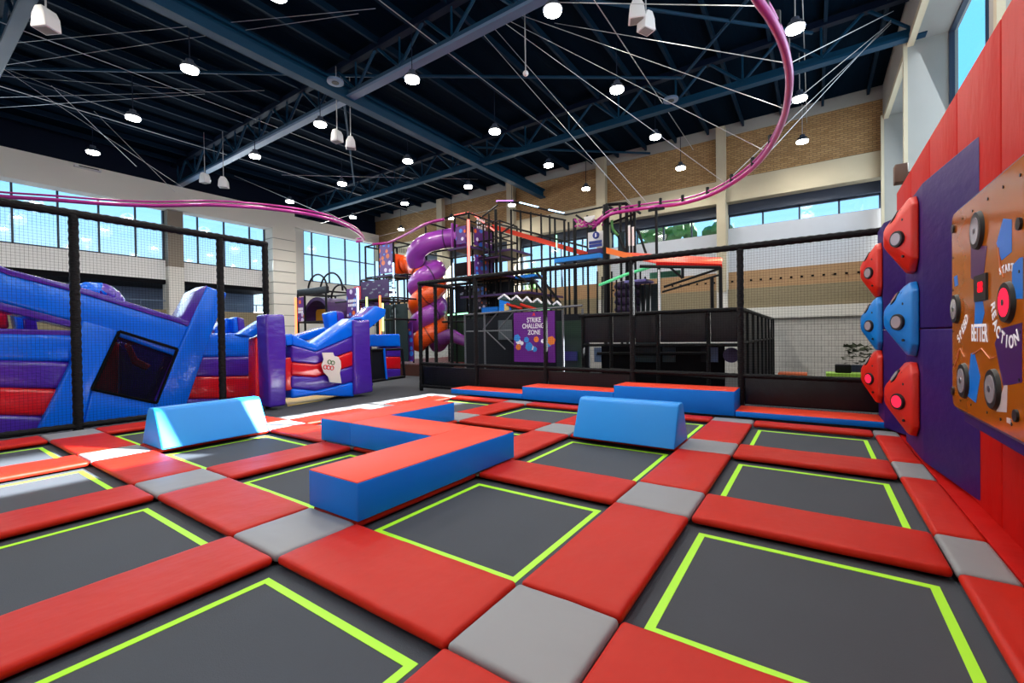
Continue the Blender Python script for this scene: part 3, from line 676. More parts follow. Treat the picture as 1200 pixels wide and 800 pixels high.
mb = MB(); q2 = [at(a, b, 'x', Xi + .035) for a, b in ((140, 388), (208, 409), (184, 472), (108, 456))]
for k in range(4): mb.bar(q2[k], q2[(k + 1) % 4], .03, 6)
mb.build('window_border', M['dark'], t)
infl(t, [(120, 400), (140, 400), (140, 470), (100, 470)], Xi - 1.0, .3, r_, None, 'red_inner_wall')
infl(t, [(140, 400), (215, 400), (215, 490), (140, 490)], Xi - 1.2, .3, p_, None, 'purple_inner_wall')
infl(t, [(152, 400), (162, 420), (178, 428), (172, 434), (158, 428), (148, 404)], Xi - .9, .2, r_, None, 'red_inner_tube', .04)
for a, b, m, nm in ((392, 424, b_, 'blue_band'), (424, 456, p_, 'purple_band'), (456, 488, r_, 'red_band'), (488, 520, p_, 'purple_band')):
    infl(t, [(-60, a - 5), (96 - (a - 392) * .3, a), (96 - (b - 392) * .3, b), (-60, b - 2)], Xi - .12, .6, m, None, nm, .09)
infl(t, [(-60, 383), (84, 387), (84, 393), (-60, 391)], Xi - .14, .7, p_, None, 'purple_rim', .02)
for a, b, m, nm in ((391, 418, b_, 'blue_band'), (418, 441, p_, 'purple_band'), (441, 467, r_, 'red_band'), (467, 480, p_, 'purple_band')):
    infl(t, [(215, a), (297 + (a > 410) * 4, a + (391 > 0) * (-1)), (301, b), (200, b + 1)], Xi - .1, .6, m, None, nm, .08)
t2 = thing('inflatable_post', 'blue and purple inflatable post glimpsed under the sloping beam', 'inflatable', (-13.4, 1.6, 0))
infl(t2, [(15, 362), (26, 361), (28, 388), (20, 388)], -13.3, .5, b_, None, 'blue_side', .03); infl(t2, [(26, 361), (41, 364), (45, 388), (28, 388)], -13.3, .5, p_, None, 'purple_side', .03)
infl(t2, [(15, 388), (45, 388), (45, 510), (15, 510)], -13.3, .5, b_, None, 'lower_post', .03)
t2 = thing('inflatable_arch', 'rounded blue and purple inflatable tube rising behind the sloping beam', 'inflatable', (-14, 4, 0))
pp = [at(a, b, 'x', -14.0) for a, b in ((94, 345), (104, 341), (114, 341))]; MB().tube(pp + [pp[-1] + V((0, .1, -.1))], .22, 12).build('blue_bend', b_, t2, smooth=True)
pp = [at(a, b, 'x', -14.0) for a, b in ((114, 342), (122, 343), (129, 350), (134, 362), (136, 480))]; MB().tube(smooth_path(pp, 4), .22, 12).build('purple_bend', p_, t2, smooth=True)
t2 = thing('inflatable_ball', 'red rounded inflatable shape at the far left under the beam', 'inflatable', (-13.4, 1.0, 0))
infl(t2, [(-30, 366), (-4, 364), (8, 362), (12, 385), (-30, 388)], -13.4, .5, r_, None, 'red_side', .12); infl(t2, [(-30, 388), (12, 386), (12, 505), (-30, 510)], -13.4, .5, p_, None, 'foot', .05)
t2 = thing('inflatable_post', 'small blue and purple inflatable stubs between the leaning post and the net post', 'inflatable', (-13.2, 6, 0))
infl(t2, [(252, 385), (262, 375), (268, 372), (272, 385), (268, 395), (252, 397)], -13.4, .4, b_, p_, 'stub', .04)
infl(t2, [(273, 373), (278, 371), (280, 390), (274, 390)], -13.2, .4, b_, None, 'blue_side', .03); infl(t2, [(278, 371), (286, 373), (288, 388), (280, 390)], -13.2, .4, p_, None, 'purple_side', .03)
infl(t2, [(256, 390), (288, 390), (288, 480), (256, 480)], -13.35, .3, b_, None, 'lower_post', .03)
# second inflatable
Xs = -10.55
t = thing('bouncy_castle', 'sagging banded inflatable wall with a cloth on it, left of the carpet path', 'inflatable', (Xs - .4, 7, 0))
infl(t, [(312, 368), (334, 368), (336, 396), (336, 475), (316, 478), (313, 400)], Xs + .25, .5, p_, None, 'left_column', .06)
infl(t, [(415, 374), (422, 377), (434, 374), (435, 417), (438, 459), (416, 463)], Xs + .1, .6, p_, None, 'right_column', .06)
infl(t, [(284, 392), (312, 374), (313, 384), (296, 396)], Xs - .2, .5, b_, None, 'left_arm', .05)
infl(t, [(300, 396), (312, 390), (312, 470), (300, 470)], Xs - .2, .4, r_, None, 'red_inner_wall', .05)
bandy = [((391, 404, 372), (404, 412, 393)), ((404, 412, 393), (424, 427, 410)), ((424, 427, 410), (440, 442, 428)), ((440, 442, 428), (455, 458, 447)), ((455, 458, 447), (467, 463, 465))]
for (ta, tb, tc), (ba, bb2, bc), m, nm in [(*bandy[0], b_, 'blue_band'), (*bandy[1], p_, 'purple_band'), (*bandy[2], r_, 'red_band'), (*bandy[3], p_, 'purple_band'), (*bandy[4], b_, 'blue_band')]:
    infl(t, [(342, ta), (371, tb), (416, tc), (416, bc), (371, bb2), (342, ba)], Xs, .6, m, None, nm, .06)
infl(t, [(334, 392), (343, 391), (343, 404), (336, 405)], Xs + .05, .5, b_, None, 'blue_joint', .03); infl(t, [(334, 420), (343, 418), (343, 457), (335, 458)], Xs - .05, .4, r_, None, 'red_joint', .03)
infl(t, [(383, 367), (395, 364), (397, 386), (388, 392)], Xs - 1.5, .3, b_, None, 'blue_upright', .04); infl(t, [(395, 364), (403, 366), (405, 380), (397, 386)], Xs - 1.5, .3, p_, None, 'purple_upright', .04)
infl(t, [(344, 395), (382, 383), (383, 388), (362, 399)], Xs - 1.3, .5, b_, p_, 'far_rim', .04)
infl(t, [(424, 372), (441, 358), (453, 362), (452, 370), (430, 388)], Xs - .3, .6, b_, p_, 'right_arm', .05)
infl(t, [(383, 386), (405, 380), (405, 455), (383, 455)], Xs - 1.55, .25, b_, None, 'far_wall', .04)
cl = MB(); rows = []
A = [(377, 413), (390, 413), (391.5, 417), (396, 418), (399, 423), (399.5, 430), (398, 437), (400, 449), (386, 447.5), (384, 441), (379, 436), (376.5, 428), (379, 421)]
cl.prism([at(a, b, 'x', Xs + .1) for a, b in A], (.015, 0, 0)); c0 = cl.build('cloth', M['sheet'], bevel=.004)
for px_, py_, cc_ in ((381, 430, 'ire'), (385, 430.5, 'ire'), (389, 431, 'ire'), (386, 424, 'leaf'), (390, 425, 'leaf')):
    pc = at(px_, py_, 'x', Xs + .115); MB().tube([pc + V((.004, .05 * math.cos(a), .05 * math.sin(a))) for a in [k * math.pi / 5 for k in range(11)]], .012, 5).build('printed_ring', M[cc_], c0)
tag(c0, 'crumpled white printed cloth hanging over the banded inflatable', 'cloth')
a = at(332, 470, 'z', -.11)
o = MB().prism([at(x, y, 'z', -.12) for x, y in ((334, 468), (360, 462), (405, 462), (380, 469), (337, 476))], (0, 0, .02)).build('floor_mat', M['yellow']); tag(o, 'yellow printed floor mat under the banded inflatable', 'mat')
# third inflatable with netted gate
Xt = -10.9
t = thing('bouncy_castle', 'small inflatable with blue beam and red band at the end of the carpet path', 'inflatable', (Xt - .3, 9.5, 0))
infl(t, [(430, 392), (469, 391), (470, 406), (430, 406)], Xt - .5, .6, b_, p_, 'blue_beam', .05)
for a, b, m, nm in ((406, 418, p_, 'purple_band'), (418, 432, r_, 'red_band'), (432, 443, p_, 'purple_band')):
    infl(t, [(453, a), (470, a), (470, b), (453, b)], Xt - .6, .5, m, None, nm, .04)
infl(t, [(424, 396), (436, 398), (438, 452), (424, 452)], Xt - .9, .3, p_, None, 'purple_post', .04)
t = thing('net_gate', 'low black netted gate with blue edge beside the small inflatable', 'gate', (Xt + .1, 9.4, 0))
mb = MB(); c4 = [at(a, b, 'x', Xt + .15) for a, b in ((434, 410), (471, 409), (474, 441), (434, 447))]
mb.bar(c4[0], c4[1], .04, 6); mb.bar(c4[3], c4[2], .05, 6); mb.bar(c4[1], c4[2], .045, 6); mb.bar(c4[0], c4[3], .045, 6); mb.build('frame', M['rail'], t)
c5 = [at(a, b, 'x', Xt + .18) for a, b in ((450, 408), (453, 444))]; MB().bar(c5[0], c5[1], .035, 6).build('blue_edge', b_, t)
MB().add([at(a, b, 'x', Xt + .12) for a, b in ((434, 410), (452, 410), (452, 445), (434, 447))], [(0, 1, 2, 3)]).build('panel', M['darkp'], t)

# ------------------------------------------------------------------ play towers
def cage(parent, xs, ys, zs, r=.05, name='frame', m=None, skip=()):
    mb = MB()
    for x in xs:
        for y in ys: mb.bar((x, y, zs[0]), (x, y, zs[-1]), r, 6)
    for z in zs[1:]:
        for x in xs: mb.bar((x, ys[0], z), (x, ys[-1], z), r * .8, 6)
        for y in ys: mb.bar((xs[0], y, z), (xs[-1], y, z), r * .8, 6)
    return mb.build(name, m or M['rail'], parent)
def deck(parent, x0, x1, y0, y1, z, m='deckp'):
    B(x0, x1, y0, y1, z - .05, z).build('deck', M['wood'], parent); mb = MB()
    mb.box(x0 - .05, x1 + .05, y0 - .06, y0, z - .07, z + .02); mb.box(x1, x1 + .06, y0, y1, z - .07, z + .02); mb.build('deck_edge', M[m], parent)
def led(parent, p, q, m, r=.05): return MB().bar(p, q, r, 6).build('light_strip', M[m], parent)
def Xat(px, Y): return at(px, 395, 'y', Y).x
def Zat(px, py, Y): return at(px, py, 'y', Y).z
YT = 14.5
# tower with the purple slide entry
xc = Xat(551.5, YT); xa = Xat(535, YT); z0 = 0
tA = thing('play_tower', 'tallest play tower with dotted purple boards, where the purple tube slide starts', 'play tower', (xc - 1, YT, 0))
ztop = Zat(551.5, 249, YT); zd1 = Zat(551.5, 288, YT); zd2 = Zat(551.5, 325, YT)
cage(tA, [Xat(501, YT), xa, xc], [YT, YT + 1.7], [0, 2.2, zd2, zd1, ztop])
cage(tA, [Xat(566, YT + 1.7), Xat(579, YT + 1.7)], [YT + 1.7, YT + 3.2], [0, 2.2, zd2, zd1 - .1, ztop - .4], .045, 'rear_frame')
deck(tA, xa - .3, xc, YT, YT + 1.7, zd1); deck(tA, xc, xc + 1.3, YT + 1.2, YT + 2.9, zd1 - .1); deck(tA, xa, xc + 1.6, YT - .2, YT + 2.9, zd2); deck(tA, xa, xc + 2.6, YT + .4, YT + 3.4, zd2 - .75)
B(xa + .05, xc - .18, YT - .02, YT + .03, zd1 + .15, ztop - .5).build('dotted_board', M['dots'], tA)
B(xc - .03, xc + .02, YT + .35, YT + 1.6, zd1 + .1, ztop - .55).build('dotted_board', M['dots'], tA)
B(xc - .03, xc + .02, YT + .35, YT + 1.6, zd2 + .2, zd1 - .3).build('dotted_board', M['dots'], tA)
B(Xat(501, YT) + .1, Xat(514, YT), YT + 1.65, YT + 1.7, zd1 + .8, zd1 + 1.4).build('dotted_board', M['dots'], tA)
B(xa - .2, xc, YT + .2, YT + 1.7, ztop - .42, ztop - .36).build('roof_board', M['wood'], tA)
B(xa - 1.5, xa + .2, YT + 1.6, YT + 1.65, zd2 + .4, zd1 - .3).build('dark_screen', M['darkp'], tA)
led(tA, (xc + .02, YT - .06, zd2), (xc + .02, YT - .06, ztop - .3), 'pink_led', .06); led(tA, (xc - .05, YT, ztop + .03), (xc - .05, YT + 1.7, ztop + .03), 'pink_led', .035); led(tA, (xa, YT, ztop + .03), (xc - .2, YT, ztop + .03), 'pink_led', .03)
for k, (w_, zz) in enumerate(((.55, .5), (.75, .38), (.6, 1.25))):
    mb = MB()
    for q_ in range(5): mb.box(xc + .025, xc + .03, YT + .5 + q_ * w_ * .22, YT + .5 + q_ * w_ * .22 + .08, zd1 + 1.2 - k * .17, zd1 + 1.31 - k * .17)
    mb.build('board_marks', M['text'], tA)
# tower with orange slide entry
xb = Xat(463, YT); xb0 = Xat(446, YT); xbl = Xat(430, YT)
tB = thing('play_tower', 'square play tower with a dotted purple board, where the orange tube slide starts', 'play tower', (xb - 1, YT, 0))
zb_top = Zat(463, 282, YT); zbd = Zat(463, 321, YT)
cage(tB, [xbl, xb0, xb], [YT, YT + 1.15], [0, 2.2, 3.4, zbd, zb_top])
deck(tB, xb0 - .1, xb, YT, YT + 1.15, zbd); deck(tB, xbl - .3, xb0 - .1, YT, YT + 1.1, zbd - .7); deck(tB, xbl - .3, xb, YT, YT + 1.1, 3.0)
B(xb0, xb - .06, YT - .02, YT + .03, zbd + .1, zb_top - .1).build('dotted_board', M['dots'], tB)
fr_ = B(xb - .03, xb + .03, YT + .08, YT + 1.1, zbd + .05, zbd + 1.0).build('entry_board', M['tubeo'], tB)
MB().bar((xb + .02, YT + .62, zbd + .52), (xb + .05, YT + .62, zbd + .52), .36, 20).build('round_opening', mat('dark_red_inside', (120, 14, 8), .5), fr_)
led(tB, (xb + .05, YT - .08, .6), (xb + .05, YT - .08, Zat(463, 308, YT)), 'white_led', .045)
mb = MB()
for k in range(9): mb.bar((xb + .0, YT + .15 + k * .11, zbd + 1.1), (xb, YT + .15 + k * .11, zbd + 1.35), .02, 5)
mb.build('guard_bars', M['rail'], tB)

# double spiral slide
cx_, cy_ = Xat(502, YT - .1), YT - .1
slx = 1 / 25.3
rvec = V((math.cos(YAW), math.sin(YAW), 0)); nvec = V((math.sin(YAW), -math.cos(YAW), 0))
zpx = lambda py: Zat(502, py, YT - .1)
R_, TR = .47, .42
def helix(py_right0, turns, n=22, start=0.0):
    out = []
    zr = zpx(py_right0); pitch = zpx(315) - zpx(361)
    N_ = int(n * turns)
    for k in range(N_ + 1):
        th = start + 2 * math.pi * k / n
        out.append(V((cx_, cy_, zr - pitch * th / (2 * math.pi))) + rvec * (R_ * math.cos(th)) + nvec * (R_ * math.sin(th)))
    return out
hp = helix(314, 2.0, start=0)
pitch = zpx(315) - zpx(361)
ent = [V((xa - .05, YT + .35, zpx(281))), V((xa - .45, YT + .2, zpx(281.5))), V((xa - .9, YT - .05, zpx(283)))]
lead = [V((cx_, cy_, zpx(288))) + nvec * R_ * .9 - rvec * .0, V((cx_, cy_, zpx(297))) - rvec * R_ + nvec * R_ * .3, V((cx_, cy_, zpx(307))) - rvec * R_ * 1.0 - nvec * R_ * .3, V((cx_, cy_, zpx(313))) - rvec * R_ * .3 - nvec * R_]
pathp = smooth_path(ent + lead + hp[1:-1:2], 4)
endp = hp[-1]
t = thing('tube_slide', 'purple spiral tube slide winding with the orange one', 'slide', (cx_, cy_, 0))
MB().tube(pathp, TR, 18).build('tube', M['tubep'], t, smooth=True)
mb = MB()
for k in range(6, len(pathp) - 6, 14):
    d = (pathp[k + 1] - pathp[k]).normalized(); MB().bar(pathp[k] - d * .03, pathp[k] + d * .03, TR + .012, 18).build('joint_ring', mat('dark_joint', (70, 28, 84), .5), t, smooth='auto')
MB().prism([(xa - .08, YT + .35 + a * .5, zpx(281) + b * .52) for a, b in ((-1, -1), (1, -1), (1, 1), (-1, 1))], (.04, 0, 0)).build('entry_plate', M['tubep'], t)
ex = smooth_path([endp, endp + V((.9, .1, -.3)), endp + V((1.6, .0, -.55)), endp + V((2.3, -.1, -.7))], 4)
ho = helix(336, 1.95, start=-math.pi * .75)
t2 = thing('tube_slide', 'orange spiral tube slide winding with the purple one', 'slide', (cx_ + .1, cy_, 0))
z_in = V((xb + .05, YT + .62, zbd + .52))
patho = smooth_path([z_in, z_in + V((.5, .0, -.02)), V((cx_, cy_, zpx(316))) - rvec * R_ * .9 - nvec * R_ * .5] + ho[2:-1:2], 4)
MB().tube(patho, TR, 18).build('tube', M['tubeo'], t2, smooth=True)
mb = MB()
for k in range(8, len(patho) - 6, 14):
    d = (patho[k + 1] - patho[k]).normalized(); MB().bar(patho[k] - d * .03, patho[k] + d * .03, TR + .012, 18).build('joint_ring', mat('dark_orange_joint', (130, 40, 8), .5), t2, smooth='auto')
tp = thing('open_slide_end', 'purple slide run-out trough at the foot of the spiral slides', 'slide', (cx_ + 1.6, cy_ - .2, .3))
pts = smooth_path([at(a, b, 'y', YT - .4) for a, b in ((518, 398), (528, 393), (538, 397), (549, 402))], 4)
MB().tube(pts, [.33 - .012 * k for k in range(len(pts))], 14).build('trough', mat('dim_purple_plastic', (96, 36, 110), .35), tp, smooth=True)
pts2 = smooth_path([at(a, b, 'y', YT - .45) for a, b in ((524, 402), (527, 390), (537, 391), (546, 400), (548, 408))], 4); MB().tube(pts2, .05, 8).build('rim', M['tubep'], tp, smooth=True)

# low red deck under the slides
o = B(Xat(425, 13.4), Xat(560, 13.4), 13.4, YB - .3, -.12, .38).build('play_platform', mat('dark_red_deck', (110, 20, 22), .5)); tag(o, 'low dark red platform under the spiral slides', 'platform')
o = B(Xat(425, 13.32), Xat(600, 13.32), 13.28, 13.38, -.12, .36).build('platform_skirt', mat('skirt_panel', (26, 18, 22), .4, var=.5, vscale=.7, col2=(90, 40, 20))); tag(o, 'dark skirt board along the front of the low play platform', 'panel')  # orange reflection put into the board colour as noise patches

# lower play frames behind the inflatables (px 345-450)
YC = 11.6
xs_ = [Xat(p, YC) for p in (350, 358, 383, 408, 440)]
tC = thing('climbing_frame', 'low black play frame with a half round tunnel and climbing arches', 'play frame', (xs_[2], YC, 0))
zc1 = Zat(365, 343, YC); zc0 = Zat(365, 377, YC)
cage(tC, [xs_[0], xs_[1], xs_[2]], [YC, YC + 1.6], [0, zc0, zc1], .05)
B(xs_[0], xs_[2] + .1, YC - .05, YC + .1, zc1 - .1, zc1 + .22).build('padded_beam', M['pad'], tC, bevel=.03)
B(xs_[0] + .05, xs_[1], YC - .04, YC, zc0 + .05, zc1 - .15).build('dotted_board', M['dots'], tC)
led(tC, (xs_[0] - .08, YC - .06, .3), (xs_[0] - .08, YC - .06, zc1 - .15), 'orange_led', .055)
for px, py, w_ in ((372, 329, 16), (388, 330, 19), (398, 338, 14)):
    c = at(px, py + 12, 'y', YC + .8); rr = (Xat(px + w_, YC + .8) - Xat(px, YC + .8)) * .72
    MB().tube([c + V((rr * math.cos(a), 0, rr * math.sin(a))) for a in [math.pi * k / 16 for k in range(17)]], .045, 6).build('climbing_arch', M['rail'], tC, smooth=True)
c = at(371, 377, 'y', YC + .2); rr = 1.15
mb = MB(); n = 14
for k in range(n):
    a0, a1 = math.pi * k / n, math.pi * (k + 1) / n
    mb.prism([c + V((rr * math.cos(a0), 0, rr * math.sin(a0))), c + V((rr * math.cos(a1), 0, rr * math.sin(a1))), c + V((rr * .86 * math.cos(a1), 0, rr * .86 * math.sin(a1))), c + V((rr * .86 * math.cos(a0), 0, rr * .86 * math.sin(a0)))], (0, 1.3, 0))
mb.build('tunnel_hood', M['deckp'], tC)
B(c.x - .85, c.x + .85, c.y + .5, c.y + .55, c.z, c.z + .62).build('tunnel_back', M['dyel'], tC)
tD = thing('climbing_frame', 'long black play frame with dotted boards and upright light strips', 'play frame', (xs_[4], 12.4, 0))
YD = 12.3
xd = [Xat(p, YD) for p in (393, 408, 422, 431, 447, 462)]
cage(tD, xd, [YD, YD + 1.8], [0, 2.3, 3.2], .045)
zt_ = Zat(395, 324, YD)
cage(tD, [xd[0], xd[2], xd[4]], [YD + 1.5, YD + 2.6], [3.2, zt_ + .0], .045, 'upper_frame')
B(xd[0], xd[2] + .2, YD + 1.45, YD + 1.5, 3.0, zt_ - .1).build('purple_board', M['deckp'], tD)
B(xd[0] - .5, xd[0], YD + 1.4, YD + 1.45, 2.6, zt_ - .3).build('pink_board', mat('pink_board', (236, 90, 96), .5), tD)
B(xd[1], xd[2] - .05, YD - .04, YD, Zat(414, 372, YD), Zat(414, 338, YD)).build('dotted_board', M['dots'], tD)
B(xs_[2] + .1, xd[1] - .05, YD + .3, YD + .35, 2.2, 3.1).build('purple_board', M['deckp'], tD); B(xd[0] - .3, xd[1], YD + .25, YD + .3, .3, 2.2).build('dark_board', M['darkp'], tD)
for a, b, m in ((xd[2], xd[3], 'teal'), (xd[3], xd[5], 'teal')): B(a + .1, b - .1, YD + .8, YD + .85, .5, 3.0).build('dark_board', M[m], tD)
for px, y0_, y1_, m in ((420, 337, 372, 'white_led'), (430.5, 348, 366, 'yel_led'), (446, 346, 392, 'orange_led'), (449, 355, 388, 'yel_led')):
    led(tD, (Xat(px, YD - .08), YD - .08, Zat(px, y1_, YD - .08)), (Xat(px, YD - .08), YD - .08, Zat(px, y0_, YD - .08)), m, .045)
for k in range(7): MB().bar((xd[3] + k * .22, YD + .4, .4), (xd[3] + k * .22, YD + .4, 2.8), .02, 5).build('upright_bar', M['cable'] if k % 3 == 0 else M['rail'], tD)
mb = MB()
for k in range(30):
    px = 425 + random.random() * 38; py = 326 + random.random() * 44; c = at(px, py, 'y', YD + .7); s = random.uniform(.04, .12); mb.box(c.x - s, c.x + s, c.y - .02, c.y, c.z - .03, c.z + .03)
mb.build('padded_shapes', mat('pale_grey_pads', (120, 130, 140), .5), tD)
B(xd[4] + .0, xd[5], YD + 1.0, YD + 1.05, .5, 2.2).build('dotted_board', M['dots'], tD)

for bx0, bx1, by, py_, w_ in ((xs_[0] + .1, xs_[1] - .05, YC - .05, 361, 1), (xs_[0] + .1, xs_[1] - .05, YC - .05, 364.5, 1), (xd[1] + .12, xd[2] - .15, YD - .05, 352, 1), (xd[1] + .12, xd[2] - .15, YD - .05, 357, 1)):
    mb = MB(); zz = Zat(360 if by < 12 else 414, py_, by); n_ = 5
    for k in range(n_): u = bx0 + (bx1 - bx0) * k / n_; mb.box(u, u + (bx1 - bx0) / n_ * .7, by - .01, by, zz - .07, zz + .05)
    mb.build('board_marks', M['text'], tC if by < 12 else tD)
# boards and frames right of the slides (px 525-600)
tE = thing('climbing_frame', 'dark boarded play frame right of the spiral slides with green and white light strips', 'play frame', (Xat(560, 15.2), 15.2, 0))
YE = 15.3
xe = [Xat(p, YE) for p in (526, 548, 572, 598)]
cage(tE, xe, [YE, YE + 2.2], [0, Zat(560, 372, YE), Zat(560, 330, YE)], .05)
B(xe[0], xe[3], YE + .3, YE + .35, .38, Zat(560, 332, YE)).build('dark_board', M['darkp'], tE)
B(xe[0] + .2, xe[2], YE - .04, YE, .4, Zat(540, 373, YE)).build('green_board', M['greenp'], tE)
led(tE, (Xat(527, YE), YE - .1, Zat(527, 369, YE)), (Xat(550, YE), YE - .1, Zat(550, 367, YE)), 'green_led', .04)
led(tE, (Xat(535.5, YE), YE - .1, Zat(535, 366, YE)), (Xat(535.5, YE), YE - .1, Zat(535, 340, YE)), 'white_led', .05)
B(xe[1] + .3, xe[2] - .2, YE + .2, YE + .25, Zat(555, 362, YE), Zat(555, 335, YE)).build('dotted_board', dots_mat('dim_dotted_board', (34, 16, 60), 4), tE)
B(xe[1] + .9, xe[2] + .6, YE - .1, YE + .2, Zat(572, 367, YE), Zat(572, 360, YE)).build('blue_box', M['blue'], tE)
mb = MB()
for k in range(24):
    px = 541 + random.random() * 40; py = 336 + random.random() * 22; c = at(px, py, 'y', YE + .25); s = random.uniform(.03, .08); mb.box(c.x - s, c.x + s, c.y - .02, c.y, c.z - .04, c.z + .04)
mb.build('pale_marks', mat('dim_pale_marks', (130, 134, 142), .5), tE)

# tall ropes course frame (px 575-710)
YG = 15.5
tG = thing('ropes_course', 'tall black post ropes course with a sloping orange beam', 'climbing frame', (Xat(640, YG), YG, 0))
zt1 = Zat(640, 252, YG)
mb = MB()
tops = {575: 250, 583: 245, 601: 245, 612: 246, 624: 248, 636: 250, 646: 252, 652: 255, 663: 258, 668: 260, 675: 256, 690: 252, 709: 247}
for px, py in tops.items():
    yy = YG + (.0 if px % 2 else 1.2); X = Xat(px, yy); mb.bar((X, yy, 0), (X, yy, Zat(px, py, yy)), .045 if px not in (675, 583) else .07, 6)
mb.build('posts', M['rail'], tG)
mb = MB()
for a, b, c, d in ((583, 236.5, 603, 236.5), (603, 236.5, 663, 251.5), (601, 246, 663, 258), (663, 251.5, 709, 242), (675, 252, 690, 262), (600, 308, 700, 297), (600, 320, 700, 305), (583, 262, 690, 290), (585, 275, 602, 263), (690, 262, 709, 254), (555, 262, 583, 240)):
    mb.bar(at(a, b, 'y', YG), at(c, d, 'y', YG), .04, 6)
mb.build('top_beams', M['rail'], tG)
B(Xat(601, YG), Xat(602, YG) + .01, YG, YG + .01, 2, 2.1).build('bracket', M['rail'], tG)
p = at(577, 268, 'y', YG + .3); q = at(688, 299, 'y', YG + .3)
mb = MB(); mb.prism([p, p + V((0, .15, 0)), p + V((0, .15, .2)), p + V((0, 0, .2))], q - p - V((0, 0, .06))); mb.build('sloping_beam', [M['orange_top']], tG)
p2 = at(560, 257, 'y', YG + .3); mb = MB(); mb.bar(at(553, 250, 'y', YG + .3), at(579, 270, 'y', YG + .3), .03, 6); mb.build('light_strip', M['pink_led'], tG)
led(tG, at(609, 237.5, 'y', YG), at(631, 243, 'y', YG), 'white_led', .04); led(tG, at(643, 246, 'y', YG), at(661, 250, 'y', YG), 'white_led', .04); led(tG, at(582, 235.5, 'y', YG), at(601, 235.5, 'y', YG), 'purple_led', .035)
B(Xat(655, YG), Xat(708, YG), YG - .3, YG + .6, Zat(680, 306, YG), Zat(680, 301, YG)).build('blue_deck', M['podblue'], tG)
B(Xat(653, YG), Xat(653.8, YG), YG, YG + .05, Zat(653, 290, YG), Zat(653, 275, YG)).build('green_marker', M['green_led'], tG)
mb = MB()
for a, b, c, d in ((628, 318, 657, 355), (622, 325, 650, 358), (604, 322, 618, 330)): mb.bar(at(a, b, 'y', YG), at(c, d, 'y', YG), .05, 6)
mb.build('stair_rails', M['rail'], tG)
B(Xat(604, YG), Xat(628, YG), YG, YG + .8, Zat(616, 325, YG), Zat(616, 322, YG)).build('small_deck', M['blue'], tG)
cage(tG, [Xat(562, YG), Xat(575, YG), Xat(594, YG)], [YG - .4, YG + .9], [3.2, Zat(580, 302, YG), Zat(580, 283, YG), Zat(580, 263, YG)], .04, 'side_cage')
B(Xat(566, YG), Xat(594, YG), YG - .4, YG + .6, Zat(580, 304, YG), Zat(580, 302, YG)).build('side_deck', M['deckp'], tG)
# sign
t = thing('safety_sign', 'white and blue pictogram sign hung on the ropes course', 'sign', at(698, 290, 'y', 15.1))
a = at(689.5, 291, 'y', 15.1); b = at(707, 270, 'y', 15.1)
B(a.x, b.x, 15.08, 15.12, a.z, b.z).build('board', M['white'], t); cc = at(698.5, 275.5, 'y', 15.07)
sb = mat('sign_blue', (24, 50, 140), .5)
MB().bar(cc, cc + V((0, -.02, 0)), .13, 24).build('round_symbol', sb, t)
MB().ball(cc + V((0, -.03, .04)), .03, 8, 6).bar(cc + V((0, -.025, .01)), cc + V((0, -.025, -.07)), .03, 8).build('figure_symbol', M['text'], t)
for z_ in (283.5, 287.5): c = at(698.5, z_, 'y', 15.07); B(a.x + .05, b.x - .05, 15.05, 15.08, c.z - .05, c.z + .05).build('text_band', sb, t)
B(Xat(690, 15.6), Xat(708, 15.6), 15.6, 15.65, Zat(698, 299, 15.6), Zat(698, 291, 15.6)).build('purple_panel', M['deckp'], tG)

# tower below the ride rail (px 708-760)
YH = 14.6
tH = thing('play_tower', 'dark narrow tower under the magenta loop rail', 'play tower', (Xat(730, YH), YH, 0))
xh = [Xat(p, YH) for p in (712, 736, 745)]
zh = Zat(715, 239, YH)
mb = MB(); mb.bar((xh[0], YH, 0), (xh[0], YH, zh), .11, 8); mb.bar((xh[1], YH, 0), (xh[1], YH, zh - .15), .06, 6); mb.bar((xh[2], YH, 3), (xh[2], YH, zh - .4), .05, 6); mb.bar((Xat(741, YH), YH, 2), (Xat(741, YH), YH, zh - .3), .04, 6)
mb.bar((xh[0], YH, zh), (xh[1], YH, zh - .08), .06, 6); mb.bar((xh[0], YH + 1.4, 0), (xh[0], YH + 1.4, zh), .05, 6); mb.bar((xh[0], YH, zh), (xh[0], YH + 1.4, zh), .05, 6); mb.bar((xh[1], YH, zh - .1), (xh[1], YH + 1.4, zh - .1), .05, 6)
mb.bar(at(748, 270, 'y', YH), at(757, 297, 'y', YH), .04, 6); mb.bar(at(722, 270, 'y', YH), at(733, 296, 'y', YH), .05, 6); mb.bar(at(714, 262, 'y', YH), at(745, 250, 'y', YH), .04, 6); mb.build('frame', M['rail'], tH)
B(Xat(738, YH), Xat(740.5, YH), YH - .05, YH, Zat(739, 288, YH), Zat(739, 264, YH)).build('pale_pad', M['white'], tH); B(Xat(742.5, YH), Xat(745, YH), YH - .05, YH, Zat(743, 288, YH), Zat(743, 266, YH)).build('pale_pad', M['white'], tH)
MB().tube(smooth_path([at(a, b, 'y', YH - .1) for a, b in ((717, 258), (718, 268), (724, 276))], 5), .05, 8).build('green_hose', M['leaf'], tH, smooth=True)
B(Xat(718, YH), Xat(726, YH), YH + .6, YH + .65, Zat(722, 294, YH), Zat(722, 268, YH)).build('dark_panel', M['teal'], tH)
mb = MB(); c = at(769, 243, 'z', 5.55); mb.bar((c.x, c.y, 3.9), (c.x, c.y, 5.55), .045, 8); mb.box(c.x - .25, c.x + .25, c.y - .04, c.y + .04, 5.45, 5.52)
tag(mb.build('rail_post', M['rail']), 'thin black post holding up the magenta loop rail over the red ramp', 'post')
